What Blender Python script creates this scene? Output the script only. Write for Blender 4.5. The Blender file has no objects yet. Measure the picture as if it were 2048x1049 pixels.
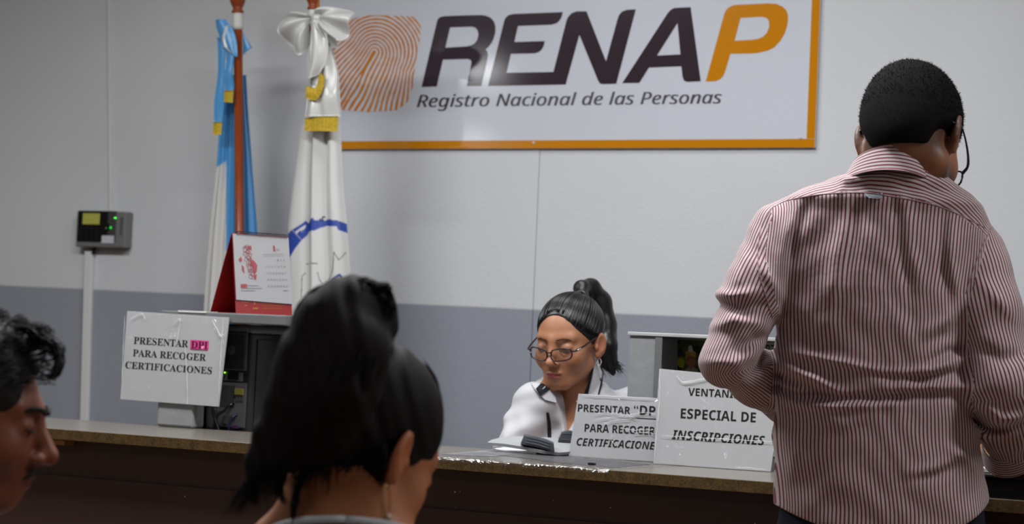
import bpy, bmesh, math, random
import numpy as np
from mathutils import Vector, Matrix
from mathutils.geometry import tessellate_polygon

# ------------------------------------------------------------------ camera, light, exposure
sc = bpy.context.scene
COL = sc.collection
FPX, IW, IH = 4000.0, 2048, 1049
PSI = math.radians(26.3)                 # the camera looks 26 degrees left of the wall's normal
PITCH = math.atan((680-524.5)/FPX)
ROLL = math.atan(.044)
CAM = np.array([0., 0., 1.15])
Fv = np.array([-math.sin(PSI)*math.cos(PITCH), math.cos(PSI)*math.cos(PITCH), math.sin(PITCH)])
R0 = np.array([math.cos(PSI), math.sin(PSI), 0.])
U0 = np.cross(R0, Fv)
Rv = R0*math.cos(ROLL)+U0*math.sin(ROLL)
Uv = U0*math.cos(ROLL)-R0*math.sin(ROLL)

cd = bpy.data.cameras.new('camera')
cd.sensor_fit = 'HORIZONTAL'; cd.sensor_width = 36.0; cd.lens = 36.0*FPX/IW
cd.dof.use_dof = True; cd.dof.focus_distance = 3.85; cd.dof.aperture_fstop = 5.6
cd.clip_start = .05
cam = bpy.data.objects.new('camera', cd); COL.objects.link(cam)
cam.matrix_world = Matrix(((Rv[0], Uv[0], -Fv[0], CAM[0]), (Rv[1], Uv[1], -Fv[1], CAM[1]), (Rv[2], Uv[2], -Fv[2], CAM[2]), (0, 0, 0, 1)))
sc.camera = cam

w = bpy.data.worlds.new('world'); sc.world = w; w.use_nodes = True
w.node_tree.nodes['Background'].inputs[0].default_value = (.6, .7, .8, 1)
w.node_tree.nodes['Background'].inputs[1].default_value = .05

def area(name, loc, size, power, col=(1, 1, 1), rot=(0, 0, 0)):
    l = bpy.data.lights.new(name, 'AREA'); l.shape = 'RECTANGLE'; l.size, l.size_y = size
    l.energy = power; l.color = col
    o = bpy.data.objects.new(name, l); COL.objects.link(o); o.location = loc; o.rotation_euler = rot
    return o
# fluorescent ceiling panels over the staff side, weaker ones over the waiting side, one of them only added fill
area('ceiling_lamp_or_fill', (-3.55, 3.2, 2.78), (1.2, .3), 38, (.97, .985, 1))
area('ceiling_lamp_or_fill', (-1.6, 3.2, 2.78), (1.2, .3), 42, (.97, .985, 1))
area('ceiling_lamp_or_fill', (.7, 3.2, 2.78), (1.2, .3), 26, (.97, .985, 1))
area('ceiling_lamp_or_fill', (-2.0, 4.5, 2.78), (1.2, .3), 8, (.97, .985, 1))
area('ceiling_lamp_or_fill', (-1.0, .2, 2.78), (1.2, .3), 10, (.97, .985, 1))  # added fill, no known fixture: lifts the dark backs and counter front
area('ceiling_lamp_or_fill', (-5.6, .12, 2.78), (.26, .24), 11, (.97, .985, 1))
area('ceiling_lamp_or_fill', (-7.62, -3.7, 2.78), (.3, .3), 12, (.97, .985, 1))
sc.view_settings.view_transform = 'Standard'; sc.view_settings.look = 'None'
sc.view_settings.gamma = 1.0; sc.view_settings.use_curve_mapping = False
sc.view_settings.exposure = 0.33
sc.cycles.use_denoising = True
sc.cycles.max_bounces = 8; sc.cycles.diffuse_bounces = 4; sc.cycles.glossy_bounces = 4
sc.cycles.caustics_reflective = False; sc.cycles.caustics_refractive = False
sc.cycles.sample_clamp_indirect = 4.0

# ------------------------------------------------------------------ geometry of the view: where a point of the photo lies on a known surface
def ray(x, y):
    return Fv + Rv*(x-1024)/FPX - Uv*(y-524.5)/FPX
def at(x, y, depth): return CAM + ray(x, y)*depth
def on_plane(x, y, O, N):
    d = ray(x, y); return CAM + d*(np.dot(np.asarray(O)-CAM, N)/np.dot(d, N))
def project(P):
    d = np.asarray(P, float)-CAM; w_ = d @ Fv; return 1024+FPX*(d @ Rv)/w_, 524.5-FPX*(d @ Uv)/w_
def onY(x, y, Y): return on_plane(x, y, (0, Y, 0), np.array([0, 1., 0]))
def onX(x, y, X): return on_plane(x, y, (X, 0, 0), np.array([1., 0, 0]))
def onZ(x, y, Z): return on_plane(x, y, (0, 0, Z), np.array([0, 0, 1.]))

# ------------------------------------------------------------------ materials
def lin(c):
    return tuple((v/12.92 if v <= .04045 else ((v+.055)/1.055)**2.4) for v in [x/255. for x in c])
def mat(name, rgb, rough=.6, spec=.5, metal=0., noise=None, bump=None, emit=None, sheen=0., coat=0., alpha=1.):
    """noise=(scale, amount): mottles the colour; bump=(scale, strength, distance): grain"""
    m = bpy.data.materials.new(name); m.use_nodes = True
    nt = m.node_tree; b = nt.nodes['Principled BSDF']
    c = lin(rgb)
    b.inputs['Base Color'].default_value = (*c, 1)
    b.inputs['Roughness'].default_value = rough; b.inputs['Specular IOR Level'].default_value = spec
    b.inputs['Metallic'].default_value = metal
    b.inputs['Sheen Weight'].default_value = sheen; b.inputs['Coat Weight'].default_value = coat
    b.inputs['Alpha'].default_value = alpha
    if noise or bump:
        tc = nt.nodes.new('ShaderNodeTexCoord')
    if noise:
        n = nt.nodes.new('ShaderNodeTexNoise'); n.inputs['Scale'].default_value = noise[0]; n.inputs['Detail'].default_value = 5
        nt.links.new(tc.outputs['Object'], n.inputs['Vector'])
        r = nt.nodes.new('ShaderNodeMapRange'); r.inputs[1].default_value = .3; r.inputs[2].default_value = .7
        r.inputs[3].default_value = 1-noise[1]; r.inputs[4].default_value = 1+noise[1]
        nt.links.new(n.outputs[0], r.inputs[0])
        mx = nt.nodes.new('ShaderNodeMix'); mx.data_type = 'RGBA'; mx.blend_type = 'MULTIPLY'; mx.inputs[0].default_value = 1
        mx.inputs[6].default_value = (*c, 1); nt.links.new(r.outputs[0], mx.inputs[7]); nt.links.new(mx.outputs[2], b.inputs['Base Color'])
    if bump:
        n2 = nt.nodes.new('ShaderNodeTexNoise'); n2.inputs['Scale'].default_value = bump[0]; n2.inputs['Detail'].default_value = 4
        nt.links.new(tc.outputs['Object'], n2.inputs['Vector'])
        bp = nt.nodes.new('ShaderNodeBump'); bp.inputs['Strength'].default_value = bump[1]; bp.inputs['Distance'].default_value = bump[2]
        nt.links.new(n2.outputs[0], bp.inputs['Height']); nt.links.new(bp.outputs[0], b.inputs['Normal'])
    if emit:
        b.inputs['Emission Color'].default_value = (*lin(emit[0]), 1); b.inputs['Emission Strength'].default_value = emit[1]
    return m
def nodes(m): return m.node_tree, m.node_tree.nodes, m.node_tree.links, m.node_tree.nodes['Principled BSDF']

# ------------------------------------------------------------------ objects
def setp(o, label=None, cat=None, group=None, kind=None):
    if label: o['label'] = label
    if cat: o['category'] = cat
    if group: o['group'] = group
    if kind: o['kind'] = kind
    return o
def thing(name, loc, label, cat, rz=0., group=None):
    o = bpy.data.objects.new(name, None); COL.objects.link(o); o.empty_display_size = .05
    o.location = Vector([float(v) for v in loc]); o.rotation_euler = (0, 0, rz)
    return setp(o, label, cat, group)
def world_matrix(o):
    m = Matrix.LocRotScale(o.location, o.rotation_euler, None)
    return world_matrix(o.parent) @ m if o.parent else m
def obj(name, data, material, parent=None, smooth=False, label=None, local=False):
    """data = (verts, faces) in world space (or the parent's space with local=True)"""
    V, F = data[0], data[1]
    me = bpy.data.meshes.new(name)
    V = np.asarray(V, dtype=float)
    o = bpy.data.objects.new(name, me); COL.objects.link(o)
    if parent is not None:
        o.parent = parent
        if not local:
            mi = np.array(world_matrix(parent).inverted()); V = V @ mi[:3, :3].T + mi[:3, 3]
    else:
        c = np.array([(V[:, 0].min()+V[:, 0].max())/2, (V[:, 1].min()+V[:, 1].max())/2, V[:, 2].min()])
        if not local: V = V - c; o.location = c
    if isinstance(F, np.ndarray) and F.ndim == 2:
        n, k = F.shape
        me.vertices.add(len(V)); me.vertices.foreach_set('co', V.astype(np.float32).ravel())
        me.loops.add(n*k); me.loops.foreach_set('vertex_index', F.astype(np.int32).ravel())
        me.polygons.add(n); me.polygons.foreach_set('loop_start', np.arange(0, n*k, k, dtype=np.int32)); me.polygons.foreach_set('loop_total', np.full(n, k, np.int32))
        me.update(calc_edges=True)
    else:
        me.from_pydata([tuple(v) for v in V], [], [tuple(int(i) for i in f) for f in F])
    me.validate()
    mats = material if isinstance(material, (list, tuple)) else [material]
    for m in mats: me.materials.append(m)
    if smooth: me.polygons.foreach_set('use_smooth', np.ones(len(me.polygons), bool))
    if label: o['label'] = label
    return o
def join(*ds):
    V, F, n = [], [], 0
    for v, f in ds:
        v = np.asarray(v, float).reshape(-1, 3)
        V.append(v); F += [tuple(int(i)+n for i in q) for q in f]; n += len(v)
    return np.vstack(V), F
def box(lo, hi, bev=0.):
    bm = bmesh.new(); bmesh.ops.create_cube(bm, size=1)
    lo, hi = np.array(lo, float), np.array(hi, float)
    for v in bm.verts: v.co = Vector([float(x) for x in (lo+hi)/2+np.array(v.co)*(hi-lo)])
    if bev: bmesh.ops.bevel(bm, geom=bm.edges[:]+bm.verts[:], offset=bev, segments=2, profile=.5, affect='EDGES')
    return bmdata(bm)
def bmdata(bm):
    bm.verts.index_update()
    d = (np.array([v.co[:] for v in bm.verts]), [[v.index for v in f.verts] for f in bm.faces]); bm.free(); return d
def tf(data, M):
    V = np.asarray(data[0]); M = np.array(M); return V @ M[:3, :3].T + M[:3, 3], data[1]
def lathe(prof, O, seg=24, axis=(0, 0, 1)):
    """prof: [(r, h)] from bottom to top along axis from O"""
    a = np.array(axis, float); a /= np.linalg.norm(a)
    u = np.cross(a, [1, 0, 0] if abs(a[0]) < .8 else [0, 1, 0]); u /= np.linalg.norm(u); v = np.cross(a, u)
    V, F = [], []
    for r, h in prof:
        for k in range(seg):
            t = 2*math.pi*k/seg; V.append(np.array(O)+a*h+(u*math.cos(t)+v*math.sin(t))*max(r, 1e-5))
    for i in range(len(prof)-1):
        for k in range(seg):
            F.append((i*seg+k, i*seg+(k+1) % seg, (i+1)*seg+(k+1) % seg, (i+1)*seg+k))
    F.append(tuple(range(seg))[::-1]); F.append(tuple((len(prof)-1)*seg+k for k in range(seg)))
    return np.array(V), F
def spline(pts, n):
    """Catmull-Rom through pts (any dimension), n samples"""
    P = np.asarray(pts, float)
    if len(P) == 2: return P[0]+(P[1]-P[0])*np.linspace(0, 1, n)[:, None]
    Q = np.vstack([2*P[0]-P[1], P, 2*P[-1]-P[-2]])
    t = np.linspace(0, len(P)-1-1e-9, n); i = t.astype(int); f = (t-i)[:, None]
    a, b, c, d = Q[i], Q[i+1], Q[i+2], Q[i+3]
    return .5*(2*b+(c-a)*f+(2*a-5*b+4*c-d)*f*f+(3*b-a-3*c+d)*f**3)
def tube(pts, r, n=None, seg=8, flat=1., up=None):
    """swept tube; r a number or list (one per control point); flat squashes it along its second axis"""
    P = spline(pts, n) if n else np.asarray(pts, float)
    m = len(P)
    rr = np.full(m, r) if np.isscalar(r) else np.interp(np.linspace(0, 1, m), np.linspace(0, 1, len(r)), r)
    T = np.gradient(P, axis=0); T /= np.linalg.norm(T, axis=1)[:, None]+1e-12
    ref = np.array(up if up is not None else ([0, 0, 1] if abs(T[:, 2]).mean() < .8 else [1, 0, 0]), float)
    V, F = [], []
    for i in range(m):
        a = np.cross(T[i], ref); a /= np.linalg.norm(a)+1e-12; b = np.cross(a, T[i])
        for k in range(seg):
            t = 2*math.pi*k/seg; V.append(P[i]+rr[i]*(a*math.cos(t)+b*flat*math.sin(t)))
    for i in range(m-1):
        for k in range(seg): F.append((i*seg+k, i*seg+(k+1) % seg, (i+1)*seg+(k+1) % seg, (i+1)*seg+k))
    F.append(tuple(range(seg))[::-1]); F.append(tuple((m-1)*seg+k for k in range(seg)))
    return np.array(V), F
def sheet(P, thick=0., N=None):
    """grid of points (a, b, 3) -> surface, with thickness along N (or none)"""
    P = np.asarray(P, float); a, b = P.shape[:2]
    V = P.reshape(-1, 3)
    idx = np.arange(a*b).reshape(a, b)
    F = [(idx[i, j], idx[i+1, j], idx[i+1, j+1], idx[i, j+1]) for i in range(a-1) for j in range(b-1)]
    if not thick: return V, F
    if N is None:
        du = np.gradient(P, axis=0); dv = np.gradient(P, axis=1); n = np.cross(du, dv); n /= np.linalg.norm(n, axis=2, keepdims=True)+1e-12
    else: n = np.broadcast_to(np.asarray(N, float), P.shape)
    V2 = (P-n*thick).reshape(-1, 3); m = a*b
    F2 = [tuple(i+m for i in f[::-1]) for f in F]
    ring = list(idx[0, :])+list(idx[1:, -1])+list(idx[-1, -2::-1])+list(idx[-2:0:-1, 0])
    F3 = [(ring[(k+1) % len(ring)], ring[k], ring[k]+m, ring[(k+1) % len(ring)]+m) for k in range(len(ring))]
    return np.vstack([V, V2]), F+F2+F3
def prism(outline, N, thick, holes=()):
    """planar polygon (world points) extruded by thick along -N (front face at the outline)"""
    N = np.asarray(N, float); loops = [np.asarray(outline, float)]+[np.asarray(h, float) for h in holes]
    tri = tessellate_polygon([[Vector([float(c) for c in p]) for p in l] for l in loops])
    V = np.vstack(loops); n = len(V); F = []
    for t in tri:
        t = [int(i) for i in t]
        nn = np.cross(V[t[1]]-V[t[0]], V[t[2]]-V[t[0]])
        if np.dot(nn, N) < 0: t = t[::-1]
        F.append(tuple(t)); F.append(tuple(i+n for i in t[::-1]))
    s = 0
    for l in loops:
        k = len(l)
        for i in range(k): F.append((s+i, s+(i+1) % k, s+(i+1) % k+n, s+i+n))
        s += k
    V = np.vstack([V, V-N*thick])
    bm = bmesh.new(); vs = [bm.verts.new([float(c) for c in v]) for v in V]
    for f in F:
        try: bm.faces.new([vs[i] for i in f])
        except ValueError: pass
    bmesh.ops.recalc_face_normals(bm, faces=bm.faces[:])
    return bmdata(bm)
# lettering: typed out with the built-in font, then turned into flat print
STY = {'plain': None, 'serif_bold': (0x1D400, 0x1D41A), 'sans': (0x1D5A0, 0x1D5BA), 'sans_bold': (0x1D5D4, 0x1D5EE), 'sans_italic': (0x1D608, 0x1D622), 'sans_bold_italic': (0x1D63C, 0x1D656)}
_tc = {}
def glyphs(s, style='plain', weight=0., spacing=1.):
    key = (s, style, weight, spacing)
    if key not in _tc:
        m = STY[style]; t = s
        if m: t = ''.join(chr(m[0]+ord(c)-65) if 'A' <= c <= 'Z' else chr(m[1]+ord(c)-97) if 'a' <= c <= 'z' else c for c in s)
        c = bpy.data.curves.new('print', 'FONT'); c.body = t; c.resolution_u = 3; c.offset = weight; c.space_character = spacing; c.fill_mode = 'BOTH'
        o = bpy.data.objects.new('print', c); COL.objects.link(o); bpy.context.view_layer.update()
        me = bpy.data.meshes.new_from_object(o.evaluated_get(bpy.context.evaluated_depsgraph_get()))
        V = np.array([v.co[:2] for v in me.vertices]); F = [tuple(p.vertices) for p in me.polygons]
        bpy.data.objects.remove(o); bpy.data.curves.remove(c); bpy.data.meshes.remove(me)
        _tc[key] = (V, F)
    return _tc[key]
def cap_height(style): return {'serif_bold': .70, 'plain': .70}.get(style, .73)
def print_on(s, style, p0, p1, cap, O, N, lean=0., weight=0., off=.0006, spacing=1.):
    """one line of lettering on the plane (O, N): the baseline runs from photo point p0 to p1, capitals cap pixels tall"""
    V, F = glyphs(s, style, weight, spacing)
    x0, x1 = V[:, 0].min(), V[:, 0].max()
    d = (np.array(p1, float)-np.array(p0, float)); up = np.array([d[1], -d[0]])/np.hypot(*d); al = d/np.hypot(*d)
    N = np.asarray(N, float)
    out = []
    for x, y in V:
        q = np.array(p0)+d*(x-x0)/(x1-x0)+(up+al*lean)*cap*y/cap_height(style)
        out.append(on_plane(q[0], q[1], np.asarray(O)+N*off, N))
    return np.array(out), F
def poly_on(pts, O, N, off=.0006, thick=.0004, holes=()):
    N = np.asarray(N, float); O2 = np.asarray(O)+N*off
    return prism([on_plane(x, y, O2, N) for x, y in pts], N, thick, [[on_plane(x, y, O2, N) for x, y in h] for h in holes])
def line_on(pts, wpx, O, N, off=.0006):
    """a drawn line (photo pixels wide) on a plane"""
    P = np.array(pts, float); T = np.gradient(P, axis=0); T /= np.linalg.norm(T, axis=1)[:, None]+1e-9
    n = np.stack([-T[:, 1], T[:, 0]], 1)*wpx/2
    N = np.asarray(N, float); O2 = np.asarray(O)+N*off
    g = np.array([[on_plane(*(p-q), O2, N), on_plane(*(p+q), O2, N)] for p, q in zip(P, n)])
    V, F = sheet(g)
    nn = np.cross(V[F[0][1]]-V[F[0][0]], V[F[0][2]]-V[F[0][0]])
    if np.dot(nn, N) < 0: F = [f[::-1] for f in F]
    return V, F
rng = np.random.default_rng(7); random.seed(7)

# ------------------------------------------------------------------ the room
YW = 5.45                                   # the wall behind the counter
SOUTH = np.array([0, -1., 0])
def wall_material():
    m = mat('painted_plaster', (205, 205, 203), rough=.75, spec=.25)
    nt, N, L, b = nodes(m)
    tc = N.new('ShaderNodeNewGeometry'); sx = N.new('ShaderNodeSeparateXYZ'); L.new(tc.outputs['Position'], sx.inputs[0])
    n = N.new('ShaderNodeTexNoise'); n.inputs['Scale'].default_value = 3; n.inputs['Detail'].default_value = 3; L.new(tc.outputs['Position'], n.inputs['Vector'])
    # wobbly paint line between grey dado and white, 1.25 m up
    ad = N.new('ShaderNodeMath'); ad.operation = 'MULTIPLY_ADD'; ad.inputs[1].default_value = .006; L.new(n.outputs[0], ad.inputs[0]); L.new(sx.outputs['Z'], ad.inputs[2])
    sl = N.new('ShaderNodeMath'); sl.operation = 'MULTIPLY_ADD'; sl.inputs[1].default_value = .0085; L.new(sx.outputs['X'], sl.inputs[0]); L.new(ad.outputs[0], sl.inputs[2])
    mr = N.new('ShaderNodeMapRange'); mr.inputs[1].default_value = 1.2215; mr.inputs[2].default_value = 1.2275; L.new(sl.outputs[0], mr.inputs[0])
    n2 = N.new('ShaderNodeTexNoise'); n2.inputs['Scale'].default_value = 1.3; n2.inputs['Detail'].default_value = 6; L.new(tc.outputs['Position'], n2.inputs['Vector'])
    r2 = N.new('ShaderNodeMapRange'); r2.inputs[1].default_value = .3; r2.inputs[2].default_value = .7; r2.inputs[3].default_value = .955; r2.inputs[4].default_value = 1.03; L.new(n2.outputs[0], r2.inputs[0])
    mx = N.new('ShaderNodeMix'); mx.data_type = 'RGBA'; L.new(mr.outputs[0], mx.inputs[0]); mx.inputs[6].default_value = (*lin((146, 150, 160)), 1); mx.inputs[7].default_value = (*lin((206, 208, 211)), 1)
    m2 = N.new('ShaderNodeMix'); m2.data_type = 'RGBA'; m2.blend_type = 'MULTIPLY'; m2.inputs[0].default_value = 1; L.new(mx.outputs[2], m2.inputs[6]); L.new(r2.outputs[0], m2.inputs[7])
    L.new(m2.outputs[2], b.inputs['Base Color'])
    n3 = N.new('ShaderNodeTexNoise'); n3.inputs['Scale'].default_value = 95; n3.inputs['Detail'].default_value = 3; L.new(tc.outputs['Position'], n3.inputs['Vector'])
    bp = N.new('ShaderNodeBump'); bp.inputs['Strength'].default_value = .28; bp.inputs['Distance'].default_value = .003; L.new(n3.outputs[0], bp.inputs['Height']); L.new(bp.outputs[0], b.inputs['Normal'])
    return m
M_wall = wall_material()
M_side = mat('side_wall_paint', (176, 172, 164), .8, .2, bump=(60, .2, .003))
M_ceil = mat('ceiling_paint', (215, 213, 206), .85, .2, bump=(30, .15, .003))
M_floor = mat('floor_tile', (140, 120, 104), .35, .5, noise=(4, .1))
XL, XR, YF, ZC = -8.6, 2.6, -5.0, 2.85
sx = onY(1073, 460, YW)[0]                # the vertical joint between two wall sheets
setp(obj('wall_back', join(box((XL-.12, YW, 0), (sx-.0012, YW+.12, ZC)), box((sx+.0012, YW+.0008, 0), (XR+.12, YW+.12, ZC)), box((sx-.0013, YW+.005, 0), (sx+.0013, YW+.1, ZC))), M_wall), kind='structure')
setp(obj('wall_left', box((XL-.12, YF, 0), (XL, YW, ZC)), M_side), kind='structure')
setp(obj('wall_right', box((XR, YF, 0), (XR+.12, YW, ZC)), M_side), kind='structure')
setp(obj('wall_front', box((XL-.12, YF-.12, 0), (XR+.12, YF, ZC)), M_side), kind='structure')
setp(obj('floor', box((XL-.12, YF-.12, -.1), (XR+.12, YW+.12, 0)), M_floor), kind='structure')
setp(obj('ceiling', box((XL-.12, YF-.12, ZC), (XR+.12, YW+.12, ZC+.1)), M_ceil), kind='structure')

# ------------------------------------------------------------------ the sign board on the wall
YS = YW-.012                                # its face
def sgn(zx, zy, ox): return (ox+zx/4.562, zy/4.562)
M_panel = mat('gloss_white_laminate', (203, 207, 216), .09, .5, noise=(2, .02))
M_orange = mat('orange_print', (197, 126, 12), .13, .5)
M_ink = mat('dark_aubergine_print', (54, 44, 52), .1, .5)
M_sub = mat('dark_grey_print', (62, 58, 64), .3, .5)
bl, br = onY(660, 299.5, YS), onY(1629.6, 295.5, YS)
x0, x1, z0, z1 = onY(612, 300, YS)[0], br[0], br[2], br[2]+.62
sign = thing('wall_sign', ((x0+x1)/2, YS, z0), 'large glossy white wall sign with fingerprint emblem and orange border behind the flags', 'sign')
obj('panel', box((x0, YS, z0), (x1, YW-.001, z1)), M_panel, sign)
bw = .0255
brd = []
for lo, hi in (((x0, z0), (x1, z0+bw)), ((x0, z1-bw), (x1, z1)), ((x0, z0+bw), (x0+bw, z1-bw)), ((x1-bw, z0+bw), (x1, z1-bw))):
    brd.append(box((lo[0]+.0005, YS-.0008, lo[1]+.0005), (hi[0]-.0005, YS+.0006, hi[1]-.0005)))
obj('border', join(*brd), M_orange, sign, label='orange border')
OS = np.array([0, YS, 0])
Rr = [(105,795),(245,200),(255,172),(275,156),(310,147),(470,141),(640,137),(690,142),(735,162),(765,195),(779,240),(778,295),(765,345),(745,390),(718,425),(690,450),(704,470),(711,500),(700,560),(650,785),(517,785),(558,590),(561,563),(550,545),(525,538),(300,545),(243,790)]
Rh = [(365,250),(560,243),(595,251),(617,278),(624,315),(612,365),(590,395),(555,415),(510,425),(322,435)]
Ee = [(712,785),(858,195),(870,165),(895,140),(940,127),(1395,110),(1382,155),(1362,190),(1335,212),(1290,225),(985,237),(952,383),(1230,375),(1220,418),(1200,455),(1172,477),(1135,487),(920,492),(880,665),(1308,657),(1428,185),(1445,150),(1475,120),(1520,103),(1610,103),(1788,560),(1893,175),(1908,135),(1935,105),(1985,88),(2060,85),(1882,765),(1760,768),(1733,762),(1715,735),(1545,318),(1420,772)]
Aa = [(65,760),(480,120),(505,92),(540,72),(690,65),(782,742),(660,748),(630,738),(615,700),(605,605),(310,617),(222,757)]
Ah = [(570,210),(597,497),(383,507)]
Pp = [(827,745),(998,122),(1013,92),(1045,62),(1090,45),(1400,30),(1470,35),(1530,60),(1566,98),(1580,150),(1574,220),(1550,300),(1510,370),(1455,430),(1390,463),(1300,483),(1240,488),(1052,490),(1005,650),(988,692),(960,722),(920,740)]
Ph = [(1145,162),(1340,152),(1385,165),(1406,198),(1405,250),(1385,300),(1350,335),(1305,354),(1260,362),(1090,372)]
obj('name_lettering', join(poly_on([sgn(*p, 820) for p in Rr], OS, SOUTH, .0008, .0006, [[sgn(*p, 820) for p in Rh]]), poly_on([sgn(*p, 820) for p in Ee], OS, SOUTH, .0008, .0006),
    poly_on([sgn(*p, 1230) for p in Aa], OS, SOUTH, .0008, .0006, [[sgn(*p, 1230) for p in Ah]])), M_ink, sign, label='dark letters R E N A')
obj('final_letter', poly_on([sgn(*p, 1230) for p in Pp], OS, SOUTH, .0008, .0006, [[sgn(*p, 1230) for p in Ph]]), M_orange, sign, label='orange letter P')
obj('subtitle_lettering', join(*[print_on('Registro Nacional de las Personas', 'sans_italic', (834+k, 214.5), (1442.4+k, 206.8), 25, OS, SOUTH, lean=.06, off=.0009+.00004*k) for k in (-.75, 0, .75)]), M_sub, sign)
def emblem():
    n1, n2 = 190, 210
    xs = np.linspace(664, 846, n1); ys = np.linspace(26, 226, n2)
    out = np.array([(668,60),(690,42),(728,31),(775,31),(825,33),(842,48),(838,92),(830,135),(826,172),(815,204),(795,220),(740,224),(690,221),(672,215),(664,200),(664,80)], float)
    X, Y = np.meshgrid(xs, ys, indexing='ij')
    core = np.array([748., 104.]); sp = np.array([-.50, .866])
    dx, dy = X-core[0], Y-core[1]
    u = dx*sp[0]+dy*sp[1]; v = dx*sp[1]-dy*sp[0]            # u along the spine, v across (right positive)
    wob = 5*np.sin(X*.031+Y*.043)+3.5*np.sin(X*.07-Y*.05+1)
    up = np.maximum(-u, 0)
    side = np.sqrt((v*(1+.15*(v < 0)))**2+(up*1.0)**2)/(1+np.maximum(u, 0)*.0055)
    phi = side+wob*.25
    O2 = OS+SOUTH*.0009
    P = np.array([[on_plane(X[i, j], Y[i, j], O2, SOUTH) for j in range(n2)] for i in range(n1)])
    V, F = sheet(P)
    def inside(px, py):
        c = False; j = len(out)-1
        for i in range(len(out)):
            if (out[i, 1] > py) != (out[j, 1] > py) and px < (out[j, 0]-out[i, 0])*(py-out[i, 1])/(out[j, 1]-out[i, 1])+out[i, 0]: c = not c
            j = i
        return c
    Xf, Yf = X.ravel(), Y.ravel()
    F = [f[::-1] for f in F if inside(Xf[list(f)].mean(), Yf[list(f)].mean())]
    if np.cross(V[F[0][1]]-V[F[0][0]], V[F[0][2]]-V[F[0][0]])[1] > 0: F = [f[::-1] for f in F]
    m = mat('fingerprint_print', (205, 208, 216), .18, .5); nt, N, L, b = nodes(m)
    a = N.new('ShaderNodeAttribute'); a.attribute_name = 'ridge'
    mu = N.new('ShaderNodeMath'); mu.operation = 'MULTIPLY'; mu.inputs[1].default_value = 2*math.pi/7.4; L.new(a.outputs['Fac'], mu.inputs[0])
    sn = N.new('ShaderNodeMath'); sn.operation = 'SINE'; L.new(mu.outputs[0], sn.inputs[0])
    tc = N.new('ShaderNodeTexCoord'); n = N.new('ShaderNodeTexNoise'); n.inputs['Scale'].default_value = 38; n.inputs['Detail'].default_value = 3; L.new(tc.outputs['Object'], n.inputs['Vector'])
    ad = N.new('ShaderNodeMath'); ad.operation = 'MULTIPLY_ADD'; ad.inputs[1].default_value = 2.2; L.new(n.outputs[0], ad.inputs[0]); L.new(sn.outputs[0], ad.inputs[2])
    mr = N.new('ShaderNodeMapRange'); mr.inputs[1].default_value = .95; mr.inputs[2].default_value = 1.3; L.new(ad.outputs[0], mr.inputs[0])
    n4 = N.new('ShaderNodeTexNoise'); n4.inputs['Scale'].default_value = 9; L.new(tc.outputs['Object'], n4.inputs['Vector'])
    cr = N.new('ShaderNodeMix'); cr.data_type = 'RGBA'; cr.inputs[6].default_value = (*lin((190, 98, 8)), 1); cr.inputs[7].default_value = (*lin((206, 136, 20)), 1); L.new(n4.outputs[0], cr.inputs[0])
    mx = N.new('ShaderNodeMix'); mx.data_type = 'RGBA'; mx.inputs[6].default_value = (*lin((205, 208, 216)), 1); L.new(cr.outputs[2], mx.inputs[7]); L.new(mr.outputs[0], mx.inputs[0]); L.new(mx.outputs[2], b.inputs['Base Color'])
    o = obj('fingerprint_emblem', (V, F), m, sign, label='orange fingerprint emblem')
    at_ = o.data.attributes.new('ridge', 'FLOAT', 'POINT'); at_.data.foreach_set('value', phi.ravel().astype(np.float32))
emblem()
M_screw = mat('screw_steel', (205, 203, 196), .3, .6)
for q in ((1600.5, 276), (1067.5, 286)):
    p = onY(*q, YS-.001); obj('screw', lathe([(.004, 0), (.004, .0015), (.0025, .0025)], p, 12, (0, -1, 0)), M_screw, sign, True)

# ------------------------------------------------------------------ access reader and cable ducts on the left wall stretch
M_duct = mat('duct_plastic', (212, 212, 212), .55, .4)
p0, p1 = onY(182.5, 502, YW), onY(173, 845, YW)
xw = .0165
V, F = box((-xw, -.016, .0), (xw, 0, 1.0), .003)
d = p1-p0; top = np.array([p0[0], YW, p0[2]]); bot = p0+d*(p0[2]-.03)/(p0[2]-p1[2])
V = np.array([[bot[0]+(top[0]-bot[0])*v[2]+v[0], YW-.0005+v[1], bot[2]+(top[2]-bot[2])*v[2]] for v in V])
setp(obj('cable_duct', (V, F), M_duct), 'wide white vertical cable duct on the wall below the access reader', 'duct')
p0, p1 = onY(219.8, 0, YW), onY(223.6, 424, YW)
top = p0+(p0-p1)*.55
V, F = box((-.0055, -.008, .0), (.0055, 0, 1.0), .002)
V = np.array([[p1[0]+(top[0]-p1[0])*v[2]+v[0], YW-.0005+v[1], p1[2]+(min(top[2], ZC-.01)-p1[2])*v[2]] for v in V])
setp(obj('cable_duct', (V, F), M_duct), 'thin white cable strip running up the wall above the access reader', 'duct')

ra, rb = onY(155, 420, YW-.04), onY(251, 496, YW-.04)
YR = YW-.042
def rp(zx, zy): return (140+zx/8.738, 400+zy/8.738)
reader = thing('access_reader', ((ra[0]+rb[0])/2, YW-.02, rb[2]), 'small black and grey fingerprint access reader with green lights on the wall', 'access reader')
M_silver = mat('silver_plastic', (128, 128, 128), .35, .5, .3); M_blackp = mat('black_plastic', (14, 14, 15), .25, .5)
obj('housing', box((ra[0], YR, rb[2]), (rb[0]-.004, YW-.001, ra[2]-.004), .004), M_silver, reader)
OR = np.array([0, YR, 0])
def rbox(name, a, b, m, off, thick, bev=.001, par=None, label=None):
    A, B = on_plane(*rp(*a), OR, SOUTH), on_plane(*rp(*b), OR, SOUTH)
    return obj(name, box((min(A[0], B[0]), YR-off, min(A[2], B[2])), (max(A[0], B[0]), YR-off+thick, max(A[2], B[2])), bev), m, par or reader, label=label)
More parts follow.
